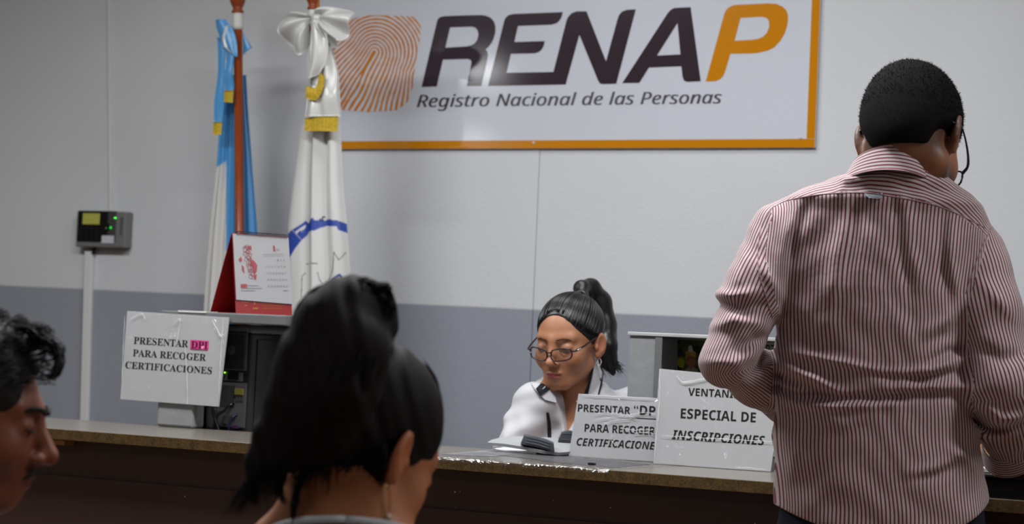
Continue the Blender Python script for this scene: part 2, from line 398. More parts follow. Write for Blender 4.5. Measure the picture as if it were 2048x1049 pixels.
rbox('front_panel', (155, 190), (650, 740), M_blackp, .003, .006, label='black front panel')
rbox('sensor_panel', (655, 195), (790, 740), mat('dark_grey_plastic', (62, 62, 62), .4), .002, .005)
scr = rbox('screen', (238, 235), (525, 432), mat('lit_lcd', (150, 148, 70), .3, emit=((150, 148, 66), .16)), .0038, .002, .0005, label='yellow-green screen')
rbox('sticker', (565, 625), (770, 765), mat('sticker_white', (190, 192, 200), .5), .0035, .002, .0004, label='white sticker')
rbox('slot', (880, 300), (915, 620), mat('slot_grey', (82, 82, 82), .5), .0008, .004)
keys = []
for i in range(4):
    for j in range(3):
        A = on_plane(*rp(200+i*95, 500+j*75), OR, SOUTH); keys.append(box((A[0]-.003, YR-.0045, A[2]-.0025), (A[0]+.003, YR-.002, A[2]+.0025), .0006))
obj('keypad', join(*keys), mat('key_black', (22, 22, 24), .4), reader)
A = on_plane(*rp(675, 480), OR, SOUTH)
sen = obj('fingerprint_sensor', lathe([(.0115, 0), (.0115, .004), (.009, .006), (.008, .004), (0, .003)], A+SOUTH*.001, 24, (0, -1, 0)), mat('sensor_dark', (6, 30, 10), .15), reader, True)
A = on_plane(*rp(725, 490), OR, SOUTH)
obj('sensor_glow', lathe([(.0042, 0), (.0038, .0015), (.002, .0026)], A+SOUTH*.0045, 16, (0, -1, 0)), mat('green_glow', (20, 200, 60), .3, emit=((20, 210, 60), .9)), sen, True)
A = on_plane(*rp(797, 318), OR, SOUTH)
V, F = lathe([(.0048, 0), (.0042, .0012), (.002, .002)], (0, 0, 0), 16, (0, -1, 0)); V = V*np.array([1, 1, .62])+A+SOUTH*.0015
obj('status_light', (V, F), mat('green_led', (80, 255, 70), .3, emit=((70, 255, 60), 1.3)), reader, True)
pl = onY(186, 500, YW-.02)
obj('cable', tube([pl+[0, .01, .012], pl+[0, .004, .0], pl+[-.003, .006, -.014]], .006, 10, 8), M_blackp, reader, True)

# ------------------------------------------------------------------ flags on poles
M_pole = mat('varnished_wood', (140, 62, 22), .3, .5, noise=(20, .12))
M_tape = mat('white_tape', (205, 205, 200), .6)
M_satin_blue = mat('blue_satin', (74, 148, 205), .34, .6, sheen=.3)
M_satin_white = mat('white_satin', (206, 206, 203), .22, .7, sheen=.2)
M_gold = mat('gold_fringe', (186, 156, 34), .6, .4, noise=(160, .25))
def tint_material(name, rough, spec=.6):
    m = mat(name, (255, 255, 255), rough, spec); nt, N, L, b = nodes(m)
    a = N.new('ShaderNodeAttribute'); a.attribute_name = 'tint'; L.new(a.outputs['Color'], b.inputs['Base Color']); return m
def set_tint(o, C):
    a = o.data.attributes.new('tint', 'FLOAT_COLOR', 'POINT'); C = np.asarray(C, np.float32)
    a.data.foreach_set('color', np.hstack([C, np.ones((len(C), 1), np.float32)]).ravel())
def in_poly(px, py, poly):
    px, py = np.asarray(px), np.asarray(py); c = np.zeros(px.shape, bool); P = np.asarray(poly, float); j = len(P)-1
    for i in range(len(P)):
        with np.errstate(divide='ignore', invalid='ignore'):
            hit = ((P[i, 1] > py) != (P[j, 1] > py)) & (px < (P[j, 0]-P[i, 0])*(py-P[i, 1])/(P[j, 1]-P[i, 1]+1e-12)+P[i, 0])
        c ^= hit; j = i
    return c
def near_line(px, py, pts, w):
    d = np.full(np.shape(px), 1e9)
    for (ax, ay), (bx, by) in zip(pts[:-1], pts[1:]):
        vx, vy = bx-ax, by-ay; t = np.clip(((px-ax)*vx+(py-ay)*vy)/(vx*vx+vy*vy+1e-9), 0, 1)
        d = np.minimum(d, np.hypot(px-ax-t*vx, py-ay-t*vy))
    return d < w
def hanging(rows, prof, Y, nu, nv, amp):
    """cloth hanging between the left and right edges of rows (y, xl, xr); prof(u, v) gives the pleat depth"""
    rows = np.array(rows, float); yy = np.linspace(rows[0, 0], rows[-1, 0], nv); uu = np.linspace(0, 1, nu)
    xl = np.interp(yy, rows[:, 0], rows[:, 1]); xr = np.interp(yy, rows[:, 0], rows[:, 2])
    k = np.ones(9)/9
    pad = lambda a: np.convolve(np.pad(a, 4, mode='reflect', reflect_type='odd'), k, 'valid')
    xl, xr = pad(xl), pad(xr)
    P = np.zeros((nv, nu, 3)); X = np.zeros((nv, nu)); Yp = np.zeros((nv, nu))
    for i in range(nv):
        v = i/(nv-1)
        for j in range(nu):
            u = uu[j]; x = xl[i]+(xr[i]-xl[i])*u
            P[i, j] = onY(x, yy[i], Y)+np.array([0, amp(v)*prof(u, v), 0])
    X, Yp = project(P)                                       # the printed pattern as it lies on the draped cloth
    return P, X, Yp
def fan(knot, edge, Y, nr, n, pleats, depth, bulge, phase=0.):
    """pinched bow loop: from the knot out to the edge curve (photo points)"""
    E_ = spline(edge, n); P = np.zeros((nr, n, 3))
    for i in range(nr):
        r = i/(nr-1)
        for j in range(n):
            x, y = knot[0]+(E_[j, 0]-knot[0])*(.04+.96*r), knot[1]+(E_[j, 1]-knot[1])*(.04+.96*r)
            t = j/(n-1)
            P[i, j] = onY(x, y, Y)+np.array([0, -bulge*math.sin(math.pi*min(r*1.05, 1))**.8-.012+depth*r**.7*math.sin(2*math.pi*pleats*t+phase), 0])
    return P
def strip(left, right, Y, nu, nv, bow=0., wave=None):
    a, b = spline(left, nv), spline(right, nv); P = np.zeros((nv, nu, 3))
    for i in range(nv):
        for j in range(nu):
            u = j/(nu-1); x, y = a[i]*(1-u)+b[i]*u
            P[i, j] = onY(x, y, Y)+np.array([0, -bow*math.sin(math.pi*u)+(wave(u, i/(nv-1)) if wave else 0), 0])
    return P
def flagpole(root, top, low, Y, rpx):
    a, b = onY(*top, Y), onY(*low, Y); b = a+(b-a)*(a[2]-.05)/(a[2]-b[2])
    r = rpx*6.35/4000
    obj('pole', tube([a, b], r, seg=20), M_pole, root, True)
    ax = (a-b)/np.linalg.norm(a-b)
    obj('tape_wrap', lathe([(r*1.18, -.052), (r*1.25, -.04), (r*1.2, -.004), (r*1.1, 0)], a, 20, ax), M_tape, root, True, label='white tape')
    obj('finial', lathe([(r*1.15, .0), (r*1.35, .003), (r*1.35, .008), (r*1.0, .012), (r*1.15, .02), (r*1.5, .03), (r*1.78, .042), (r*1.85, .055), (r*1.6, .07), (r*1.0, .084), (r*.8, .09), (r*1.0, .098), (r*.9, .112), (r*.3, .125), (0, .13)], a, 24, ax), M_pole, root, True, label='turned wooden finial')
    obj('base', lathe([(.16, 0), (.16, .02), (.13, .035), (.05, .05), (.03, .09), (r, .1)], (b[0], b[1], 0), 32), M_pole, root, True)
    return a, b

YB = 5.18
foot = onY(480, 462, YB)
fb = thing('flag', (foot[0]+.03, YB, 0), 'light blue and white flag furled on a brown wooden pole left of the white flag', 'flag')
flagpole(fb, (475.5, 27), (479.5, 462), YB, 8.8)
def prof_b(u, v): return .45*math.cos(2*math.pi*(3.3*u+.1))+.3*math.cos(2*math.pi*(6.1*u+.35+.3*v))+.2*math.sin(9*u+5*v)
P, X, Y_ = hanging([(150, 455, 492), (210, 444, 496), (262, 437, 501), (330, 432, 507), (400, 424, 513), (460, 418, 518), (540, 412, 522), (620, 407, 526), (760, 404, 530), (900, 404, 532)], prof_b, YB+.034, 90, 200, lambda v: .010+.010*v)
o = obj('flag_cloth', sheet(P, .0015), tint_material('flag_satin', .36), fb, True)
white = in_poly(X, Y_, [(420, 345), (436, 333), (453, 322), (452, 470), (456, 950), (380, 950)]) | in_poly(X, Y_, [(500, 640), (540, 640), (540, 950), (505, 950)])
C = np.where(white[..., None], np.array(lin((204, 203, 200))), np.array(lin((70, 146, 205)))).reshape(-1, 3)
set_tint(o, np.vstack([C, C]))
# blue bow and two ribbon tails with gold ends
wv = lambda u, v: .004*math.sin(7*v+2*u)
obj('bow', join(sheet(strip([(431, 41), (434, 60), (446, 85), (470, 112)], [(452, 39), (468, 62), (474, 85), (475, 114)], YB-.028, 8, 24, .012), .0015),
    sheet(strip([(448, 42), (440, 62), (438, 85), (437, 104)], [(456, 44), (462, 60), (455, 80), (452, 100)], YB-.02, 8, 24, .008), .0015),
    sheet(strip([(486, 66), (486, 90), (486, 110)], [(487, 66), (497, 84), (504, 95)], YB+.012, 6, 12, .004), .0015)), M_satin_blue, fb, True)
obj('bow_lining', sheet(strip([(450, 55), (444, 75), (448, 92)], [(457, 50), (453, 78), (455, 98)], YB-.036, 6, 16, .006), .0012), M_satin_white, fb, True, label='white lining of the bow')
for L_, R_, G in (([(434, 72), (434, 150), (430, 200), (427, 245)], [(450, 90), (450, 150), (448, 200), (444, 244)], [(427, 245), (425.5, 269), (444, 244), (442, 270)]),
                  ([(451, 98), (450, 140), (449, 181)], [(468, 110), (467, 150), (467, 181)], [(448.5, 181), (447.5, 204), (467, 181), (465.5, 206)])):
    rb_ = obj('ribbon_tail', sheet(strip(L_, R_, YB-.026, 6, 26, .004, wv), .0012), M_satin_blue, fb, True)
    obj('fringe', sheet(strip([G[0], G[1]], [G[2], G[3]], YB-.029, 14, 6, .003, lambda u, v: .0012*math.sin(40*u)), .001), M_gold, rb_, True, label='gold fringe')

YW2 = 5.1
foot = onY(634, 450, YW2)
fw = thing('flag', (foot[0], YW2, 0), 'white satin flag with a large white bow and blue emblem band', 'flag')
flagpole(fw, (625.5, 20), (634, 600), YW2, 7.5)
pc = np.array([(0, .9), (.05, .35), (.14, -.15), (.3, -.35), (.39, .35), (.425, 1.0), (.455, .1), (.5, -.95), (.58, -.65), (.66, .15), (.71, .4), (.77, -.3), (.86, -.75), (.95, -.1), (1, .9)])
from functools import lru_cache
_ps = spline(pc, 400)
def prof_w(u, v): return float(np.interp(u+.012*math.sin(6*v)*math.sin(math.pi*u), _ps[:, 0], _ps[:, 1]))+.12*math.sin(11*v+7*u)
P, X, Y_ = hanging([(95, 617, 660), (150, 612, 672), (235, 603, 676), (262, 593, 676), (370, 579, 681), (450, 570, 688), (520, 567, 692), (600, 566, 695), (760, 563, 698), (900, 562, 700)], prof_w, YW2-.03, 240, 460, lambda v: .016+.012*v)
o = obj('flag_cloth', sheet(P, .0015), tint_material('white_flag_satin', .33), fw, True)
z5 = lambda pts: [(540+a/2.994, 250+b/2.994) for a, b in pts]
blue = in_poly(X, Y_, z5([(95, 830), (92, 700), (100, 660), (130, 630), (180, 600), (215, 575), (232, 590), (245, 562), (258, 555), (264, 572), (290, 570), (300, 560), (330, 575), (345, 566), (395, 570), (440, 585), (470, 600), (470, 650), (440, 640), (408, 630), (400, 610), (345, 605), (300, 618), (268, 632), (235, 638), (225, 660), (190, 690), (150, 740), (115, 800)]))
blue &= ~in_poly(X, Y_, z5([(150, 640), (190, 612), (215, 598), (213, 612), (200, 640), (185, 645), (180, 632), (160, 655)]))
blue &= ~near_line(X, Y_, z5([(135, 632), (190, 690)]), .5)
blue |= near_line(X, Y_, z5([(345, 962), (415, 898), (440, 950)]), 2.6) | near_line(X, Y_, z5([(185, 640), (205, 630)]), 1.2)
navy = near_line(X, Y_, z5([(305, 575), (318, 568), (312, 556), (322, 550), (330, 556)]), 1.3)
blk = near_line(X, Y_, z5([(220, 832), (285, 829)]), .75) | near_line(X, Y_, z5([(455, 765), (412, 810), (382, 763), (376, 860), (355, 930)]), .7) | near_line(X, Y_, z5([(285, 885), (295, 925), (315, 955)]), .7) | near_line(X, Y_, z5([(212, 890), (192, 905), (187, 1040)]), .7)
C = np.empty(X.shape+(3,)); C[:] = lin((208, 208, 206)); C[blue] = lin((46, 72, 158)); C[navy] = lin((24, 30, 60)); C[blk] = lin((40, 40, 46)); C = C.reshape(-1, 3)
set_tint(o, np.vstack([C, C]))
YK = YW2-.055
obj('bow_loop', sheet(fan((630, 36), [(624, 28), (602, 25), (582, 32), (562, 41), (565, 62), (573, 83), (590, 101), (611, 113), (618, 88), (624, 60)], YK, 18, 90, 3.4, .019, .03, 1.0), .0015), M_satin_white, fw, True)
obj('bow_loop', sheet(fan((640, 34), [(645, 24), (660, 17), (686, 18), (713, 30), (706, 50), (697, 70), (690, 85), (676, 80), (672, 98), (656, 70)], YK, 18, 90, 3.4, .019, .03, 2.2), .0015), M_satin_white, fw, True)
obj('bow_knot', lathe([(.006, -.018), (.017, -.010), (.019, 0), (.017, .010), (.006, .018)], onY(635, 37, YK-.02), 16, (1, 0, 0)), M_satin_white, fw, True)
lt = obj('ribbon_tail', sheet(strip([(624, 38), (617, 80), (613, 120), (611, 170), (610, 236)], [(648, 38), (660, 100), (671, 150), (674, 190), (676, 232)], YK-.012, 30, 60, .012, lambda u, v: .012*math.sin(2*math.pi*(2.1*u+.2))*(1-.6*v)+.009*math.sin(10*v+4*u)*v), .0012), M_satin_white, fw, True)
obj('fringe', sheet(strip([(610, 236), (609, 262)], [(676, 232), (674, 263)], YK-.022, 40, 8, .006, lambda u, v: .0015*math.sin(70*u)+.002*math.sin(9*u)), .001), M_gold, lt, True, label='gold fringe')
st_ = obj('ribbon_tail', sheet(strip([(622, 40), (619, 85), (617, 130), (613, 172)], [(648, 40), (656, 80), (654, 120), (640, 146)], YK-.03, 24, 40, .016, lambda u, v: .006*math.sin(2*math.pi*(1.4*u+.1))), .0012), M_satin_white, fw, True)
obj('fringe', sheet(strip([(614, 172), (631, 175), (637, 160), (640, 144)], [(612, 196), (632, 200), (646, 178), (650, 153)], YK-.04, 8, 30, .004, lambda u, v: .0012*math.sin(60*v)), .001), M_gold, st_, True, label='gold fringe')

# ------------------------------------------------------------------ the counter
ZT, CF, CB = .9, 3.668, 4.065
M_top = mat('worn_laminate_top', (112, 106, 98), .22, .5, noise=(5, .12), bump=(40, .06, .001))
def chip():
    m = mat('chipboard_edge', (112, 82, 30), .6, .4); nt, N, L, b = nodes(m)
    tc = N.new('ShaderNodeTexCoord'); v = N.new('ShaderNodeTexVoronoi'); v.inputs['Scale'].default_value = 420; L.new(tc.outputs['Object'], v.inputs['Vector'])
    n = N.new('ShaderNodeTexNoise'); n.inputs['Scale'].default_value = 45; n.inputs['Detail'].default_value = 6; L.new(tc.outputs['Object'], n.inputs['Vector'])
    r = N.new('ShaderNodeValToRGB'); r.color_ramp.elements[0].position = .25; r.color_ramp.elements[0].color = (*lin((44, 32, 14)), 1); r.color_ramp.elements[1].position = .75; r.color_ramp.elements[1].color = (*lin((104, 79, 36)), 1)
    mx = N.new('ShaderNodeMix'); mx.inputs[0].default_value = .4; L.new(n.outputs[0], mx.inputs[2]); L.new(v.outputs['Color'], mx.inputs[3]); L.new(mx.outputs[0], r.inputs[0]); L.new(r.outputs[0], b.inputs['Base Color'])
    return m
M_chip = chip()
M_brown = mat('dark_brown_board', (62, 43, 38), .4, .4, noise=(3, .1))
ctr = thing('service_counter', (-1.9, (CF+CB)/2, 0), 'long dark brown service counter with a grey worktop across the room', 'counter')
CX0, CX1 = -4.9, 1.6
obj('countertop', box((CX0, CF+.002, ZT-.024), (CX1, CB, ZT), .0015), M_top, ctr, label='grey laminate worktop')
obj('edge_strip', box((CX0, CF-.001, ZT-.0238), (CX1, CF+.0019, ZT-.0008), .0006), M_chip, ctr, label='bare chipboard edge')
obj('front_panel', box((CX0+.02, CF+.045, .04), (CX1-.02, CF+.063, ZT-.0245)), M_brown, ctr, label='dark brown front board')
obj('lower_panel', box((CX0+.02, CF+.040, .04), (CX1-.02, CF+.0449, onY(300, 968, CF+.04)[2])), M_brown, ctr)
obj('plinth', box((CX0+.04, CF+.07, 0), (CX1-.04, CF+.3, .04)), M_brown, ctr)
for xx in (CX0+.02, -2.6, -.6, CX1-.04): obj('support_panel', box((xx, CF+.0635, .04), (xx+.018, CB-.03, ZT-.0245)), M_brown, ctr)
ca, cb = onY(60, 884, CF+.006), onY(129, 884, CF+.006)
obj('cleat', box((ca[0], CF+.006, ZT-.037), (cb[0], CF+.044, ZT-.0245), .001), mat('bare_wood_cleat', (126, 92, 34), .6, noise=(30, .15)), ctr, label='light wooden cleat under the worktop')
M_speck = mat('white_paint_speck', (190, 188, 184), .5)
for q, r in (((370, 994), .0016), ((910, 985), .0018), ((920, 984), .001), ((911, 1015), .0008), ((1221, 1016), .0012), ((1510, 1048), .0014), ((1107, 1002), .0008)):
    p = onY(*q, CF+.0398); obj('paint_speck', lathe([(r, 0), (r*.9, .0006), (.0003, .001)], p, 8, (0, -1, 0)), M_speck, ctr, label='small white paint speck on the board')

# ------------------------------------------------------------------ left: grey hutch, computer tower, sign, calendar
M_hutch = mat('grey_painted_board', (104, 106, 107), .5, .4, noise=(18, .06), bump=(70, .15, .002))
M_hutch_light = mat('grey_painted_block', (138, 140, 141), .6, .35, noise=(25, .06), bump=(60, .25, .003))
YH = 4.03
hx0, hx1 = onY(313, 840, YH)[0], onY(385, 840, YH)[0]
hz = onY(520, 629, YH)[2]; hzb = onY(520, 650, YH)[2]
ex0, ex1 = onY(322, 625, YH)[0], onY(572, 640, YH)[0]
hutch = thing('desk_hutch', ((ex0+ex1)/2, 4.2, ZT), 'grey painted hutch on the counter carrying the red desk calendar', 'hutch')
obj('top_board', box((ex0, YH, hzb), (ex1, 4.57, hz), .003), M_hutch, hutch)
obj('front_block', box((hx0, YH, ZT+.0005), (hx1, YH+.05, hzb-.0004), .006), M_hutch_light, hutch, label='light grey left support')
V, F = lathe([(.012, 0), (.019, .006), (.021, .02), (.02, .03), (.014, .038)], (hx0+.012, YH+.022, ZT+.006), 14); obj('block_bump', (V, F), M_hutch_light, hutch, True)
obj('side_panel', box((hx0+.02, YH+.051, ZT+.0005), (hx0+.045, CB-.001, hzb-.0004), .001), M_hutch, hutch)
obj('side_panel', box((hx0+.004, CB+.0105, .7405), (hx0+.026, 4.548, hzb-.0004), .001), M_hutch, hutch)
obj('back_panel', box((hx0+.004, 4.549, .7405), (ex1-.002, 4.562, hzb-.0004), .001), M_hutch, hutch)
obj('side_panel', box((ex1-.02, 4.38, .7405), (ex1-.002, 4.548, hzb-.0004), .001), M_hutch, hutch)
tp = [onY(356, 626, YH-.001), onY(412, 629, YH-.001)]
obj('paper_scrap', box((tp[0][0], YH-.0015, hz-.003), (tp[1][0], YH+.05, hz+.0015), .0005), mat('paper_edge', (205, 205, 200), .6), hutch, label='strip of white paper taped to the front edge')

# desk behind the counter that carries the tower
dz = .74
desk = thing('staff_desk', (-2.75, 4.42, 0), 'grey staff desk behind the counter under the computer tower', 'desk')
obj('desk_top', box((-3.2, 4.075, dz-.025), (-2.25, 4.8, dz), .002), M_hutch, desk)
for a in (-3.16, -2.33):
    for b in (4.1, 4.74): obj('leg', box((a, b, 0), (a+.04, b+.04, dz-.0255)), M_blackp, desk)

YP = 4.10
M_case = mat('black_computer_case', (42, 42, 44), .3, .5, noise=(8, .06)); M_case2 = mat('dark_grey_steel', (88, 88, 90), .5, .5, .2)
px1 = onY(497, 760, YP)[0]; px0 = px1-.185; pz1 = hzb-.006
pcx = thing('computer_tower', ((px0+px1)/2, YP+.22, dz), 'black computer tower turned to show its rear ports under the grey hutch', 'computer')
obj('case', box((px0, YP+.006, dz+.012), (px1, YP+.44, pz1-.014), .006), M_case, pcx)
for sx_ in (px0+.02, px1-.05):
    for sy_ in (YP+.03, YP+.38): obj('foot', box((sx_, sy_, dz), (sx_+.03, sy_+.03, dz+.012), .002), M_blackp, pcx)
OP = np.array([0, YP+.005, 0])
def pp(zx, zy): return (410+zx/4.195, 620+zy/4.195)
def pbox(name, a, b, m, y0, y1, bev=.001, par=None, label=None):
    A, B = on_plane(*pp(*a), OP, SOUTH), on_plane(*pp(*b), OP, SOUTH)
    return obj(name, box((min(A[0], B[0]), YP+y0, min(A[2], B[2])), (max(A[0], B[0]), YP+y1, max(A[2], B[2])), bev), m, par or pcx, label=label)
obj('top_trim', join(tube([(px0, YP+.016, pz1-.008), (px1-.012, YP+.016, pz1-.008)], .012, seg=14), tube([(px1-.012, YP+.010, pz1-.008), (px1-.01, YP+.44, pz1-.01)], .0125, seg=14), box((px0, YP+.02, pz1-.016), (px1-.012, YP+.44, pz1-.001), .003)), mat('gloss_grey_trim', (112, 114, 120), .3, .6), pcx, True, label='glossy rounded top edge')
obj('side_cover', box((px1, YP+.03, dz+.03), (px1+.003, YP+.43, pz1-.03), .0015), M_case, pcx, label='black side cover')
ps = pbox('power_supply', (120, 185), (350, 515), M_case2, -.001, .006, .0008, None, 'power supply grille')
hol = []
A, B = on_plane(*pp(150, 200), OP, SOUTH), on_plane(*pp(340, 505), OP, SOUTH)
zz, row = B[2]+.002, 0
while zz < A[2]-.002:
    xx = A[0]+.002+(row % 2)*.0019
    while xx < B[0]-.002: hol.append(lathe([(.0013, 0), (.0013, .0008)], (xx, YP-.0012, zz), 6, (0, -1, 0))); xx += .0038
    zz += .0034; row += 1
obj('vent_holes', join(*hol), mat('vent_black', (6, 6, 6), .8), ps)
c = on_plane(*pp(235, 340), OP, SOUTH); obj('fan_hub', lathe([(.0115, 0), (.0115, .0006), (.0105, .001)], (c[0], YP-.0018, c[2]), 28, (0, -1, 0)), mat('hub_grey', (88, 86, 84), .5), ps, True, label='grey fan hub')
c = on_plane(*pp(180, 528), OP, SOUTH); obj('status_light', lathe([(.0022, 0), (.0018, .0012)], (c[0], YP-.002, c[2]), 10, (0, -1, 0)), mat('led_lime', (150, 240, 30), .3, emit=((150, 250, 20), 1.6)), pcx, label='lime green status light')
pbox('port_panel', (165, 515), (318, 605), M_case2, .001, .006)
pbox('power_socket', (205, 520), (290, 590), M_blackp, -.002, .004, .001)
pg = pbox('rear_grille', (125, 605), (335, 995), M_case2, .002, .006)
hol = []
A, B = on_plane(*pp(140, 620), OP, SOUTH), on_plane(*pp(255, 830), OP, SOUTH)
zz = B[2]+.002
while zz < A[2]-.002:
    xx = A[0]+.002
    while xx < B[0]-.002: hol.append(box((xx, YP+.0012, zz), (xx+.0028, YP+.0021, zz+.0028))); xx += .0046
    zz += .0046
obj('vent_holes', join(*hol), mat('vent_black2', (5, 5, 5), .8), pg)
pbox('port', (262, 660), (330, 718), mat('port_olive', (110, 108, 40), .5), -.003, .004, .0008, None, 'olive connector block')
for k in range(3): pbox('port', (272+k*22, 728), (286+k*22, 768), mat('port_metal', (120, 118, 112), .35, .5, .8), -.001, .004, .0004)
for k, (a, b) in enumerate((((215, 880), (250, 925)), ((165, 890), (200, 960)), ((90, 850), (120, 940)))): pbox('port', a, b, mat('port_steel', (92, 92, 96), .4, .5, .7), -.001, .004, .0004)
pbox('port', (240, 970), (290, 1000), mat('port_violet', (70, 30, 70), .5), -.002, .004, .0006, None, 'violet audio port')
pbox('expansion_slots', (20, 820), (110, 1000), M_case2, .001, .006)
def cable(pts, r, m):
    obj('cable', tube([on_plane(*pp(x, y), OP, SOUTH)+SOUTH*d for x, y, d in pts], r, 40, 8), m, pcx, True)
cable([(165, 565, .002), (140, 590, .02), (120, 680, .026), (110, 800, .026), (120, 900, .022), (150, 1000, .02), (170, 1060, .02)], .0036, M_blackp)
cable([(250, 790, .0), (235, 800, .012), (200, 850, .02), (150, 880, .02), (120, 950, .02), (110, 1060, .02)], .0034, M_blackp)
cable([(275, 880, .002), (260, 900, .014), (240, 950, .016), (220, 1060, .016)], .003, mat('cable_blue', (24, 26, 60), .4))
cable([(165, 565, .003), (150, 575, .014), (140, 600, .018)], .0026, mat('cable_grey', (150, 150, 150), .4))

# printed sheets in clear sleeves
M_paper = mat('sign_paper', (184, 185, 188), .55, .4, noise=(6, .03))
M_print = mat('black_print', (30, 28, 32), .5, .3)
def sleeve_mat(name, scale=14., amt=.12, base=.075):
    m = bpy.data.materials.new(name); m.use_nodes = True; nt = m.node_tree; N, L = nt.nodes, nt.links
    N.remove(N['Principled BSDF']); out = N['Material Output']
    tr = N.new('ShaderNodeBsdfTransparent'); gl = N.new('ShaderNodeBsdfGlossy'); gl.inputs['Roughness'].default_value = .1
    tc = N.new('ShaderNodeTexCoord'); n = N.new('ShaderNodeTexNoise'); n.inputs['Scale'].default_value = scale; n.inputs['Detail'].default_value = 3; n.inputs['Distortion'].default_value = 1.2; L.new(tc.outputs['Object'], n.inputs['Vector'])
    bp = N.new('ShaderNodeBump'); bp.inputs['Strength'].default_value = .9; bp.inputs['Distance'].default_value = .012; L.new(n.outputs[0], bp.inputs['Height']); L.new(bp.outputs[0], gl.inputs['Normal'])
    mx = N.new('ShaderNodeMixShader'); mx.inputs[0].default_value = base; L.new(tr.outputs[0], mx.inputs[1]); L.new(gl.outputs[0], mx.inputs[2]); L.new(mx.outputs[0], out.inputs['Surface'])
    return m
M_sleeve = sleeve_mat('clear_sleeve')
def sleeve_sheet(corners, O, N, off, crinkle, n=40, seed=1, zmul=1.):
    """slightly buckled clear film over a card"""
    tl, tr_, br_, bl_ = [np.array(c, float) for c in corners]; r = np.random.default_rng(seed)
    ph = r.uniform(0, 6.28, 8); kx = r.uniform(2, 9, 8); ky = r.uniform(2, 9, 8)
    P = np.zeros((n, n, 3))
    for i in range(n):
        for j in range(n):
            u, v = j/(n-1), i/(n-1); q = (tl*(1-u)+tr_*u)*(1-v)+(bl_*(1-u)+br_*u)*v
            h = sum(abs(math.sin(kx[k]*u*2+ky[k]*v*2+ph[k]))**3 for k in range(8))/8
            edge = min(1, 9*min(u, 1-u)+.15)*min(1, 9*min(v, 1-v)+.15)
            P[i, j] = on_plane(q[0], q[1], np.asarray(O)+np.asarray(N)*(off+crinkle*h*edge), N)
    V, F = sheet(P)
    if np.dot(np.cross(V[F[0][1]]-V[F[0][0]], V[F[0][2]]-V[F[0][0]]), N) < 0: F = [f[::-1] for f in F]
    return V, F
def plane_lean(y, z, deg, yaw=0.):
    """point and normal of a card standing at (y, z), leaning back by deg"""
    a, b = math.radians(deg), math.radians(yaw)
    return np.array([0, y, z]), np.array([math.sin(b)*math.cos(a), -math.cos(b)*math.cos(a), math.sin(a)])
# sign taped to the hutch
OA, NA = np.array([0, YH-.0065, 0]), SOUTH
cA = [(254.5, 622.5), (457.5, 635.5), (436.5, 814), (240.5, 799)]
sa = thing('notice_sign', on_plane(345, 806, OA, NA), 'white paper notice taped to the left hutch with serif lettering and one pink word', 'sign')
obj('card', prism([on_plane(*q, OA, NA) for q in cA], NA, .004), M_paper, sa)
for t_, a_, b_, c_ in (('PRESENTAR', (267.2, 688), (376, 695.3), 14.2), ('PARA RECOGER', (265.4, 712.8), (411.4, 722.6), 14), ('CERTIFICACIONES', (250.3, 736.9), (423.3, 748.8), 13.8)):
    obj('lettering', print_on(t_, 'serif_bold', a_, b_, c_, OA, NA), M_print, sa)
hl = obj('highlight', poly_on([(381, 680), (417.5, 682.5), (416.5, 700.5), (380, 698.5)], OA, NA, .0006), mat('pink_marker', (232, 62, 150), .5), sa, label='pink highlighted word')
obj('lettering', join(print_on('DPI', 'serif_bold', (382, 696.4), (414.6, 698.6), 14.2, OA, NA, off=.0010), line_on([(381.5, 698.8), (414.6, 701)], 1.3, OA, NA, .0010)), M_print, hl)
obj('clear_sleeve', sleeve_sheet([(253.5, 621.5), (458.5, 634.5), (437.5, 815), (239.5, 800)], OA, NA, .0022, .0035, 48, 3), M_sleeve, sa, True)

# desk calendar on the hutch
M_red = mat('red_card', (136, 20, 24), .4, .5); M_page = mat('calendar_page', (158, 158, 161), .5, .4)
ca_ = math.radians(33)                      # turned so that its open left end shows
Fh = np.array([-math.sin(PSI), math.cos(PSI), 0.])
cr_ = R0*math.cos(ca_)+Fh*math.sin(ca_); cb_ = Fh*math.cos(ca_)-R0*math.sin(ca_)     # along the page, towards its back
B0 = onY(472, 627, YH+.02); B0[2] = hz+.0005
wid = .152; hgt = onY(472, 467, YH+.05)[2]-hz; lean_ = .045
def calp(u, v, off=0.):      # u across, v up the front board
    return B0+cr_*wid*u+cb_*lean_*v+np.array([0, 0, hgt*v])+NC*off
NC = -cb_*hgt+np.array([0, 0, lean_]); NC /= np.linalg.norm(NC)
OC = calp(0, 0)
cal = thing('desk_calendar', B0+cr_*wid*.5+cb_*.05, 'red desk calendar with a spiral-bound white page standing on the left hutch', 'calendar')
th = .0018
obj('front_board', prism([calp(0, 0), calp(1, 0), calp(1, 1), calp(0, 1)], NC, th), M_red, cal)
nb = cb_*hgt+np.array([0, 0, lean_]); nb /= np.linalg.norm(nb)
bk = lambda u, v: B0+cr_*wid*u+cb_*(.150-(.150-lean_-.003)*v)+np.array([0, 0, hgt*v])
obj('back_board', prism([bk(0, .0), bk(1, .0), bk(1, 1), bk(0, 1)], nb, th), M_red, cal)
obj('base_flap', prism([B0+cb_*.004, B0+cr_*wid+cb_*.004, B0+cr_*wid+cb_*.145, B0+cb_*.145], (0, 0, 1.), -.0012), M_red, cal)
pagev = (626-600)/(626-466.)
pg_ = obj('page', prism([calp(.005, pagev, .004), calp(1.0, pagev-.02, .004), calp(1.0, .985, .003), calp(.005, .985, .003)], NC, .0012), M_page, cal)
OCp = OC+NC*.0042
def cz(zx, zy): return (440+zx/5.52, 450+zy/5.52)
def oncal(pts, off=.0006): return [on_plane(*cz(*p), OCp+NC*off, NC) for p in pts]
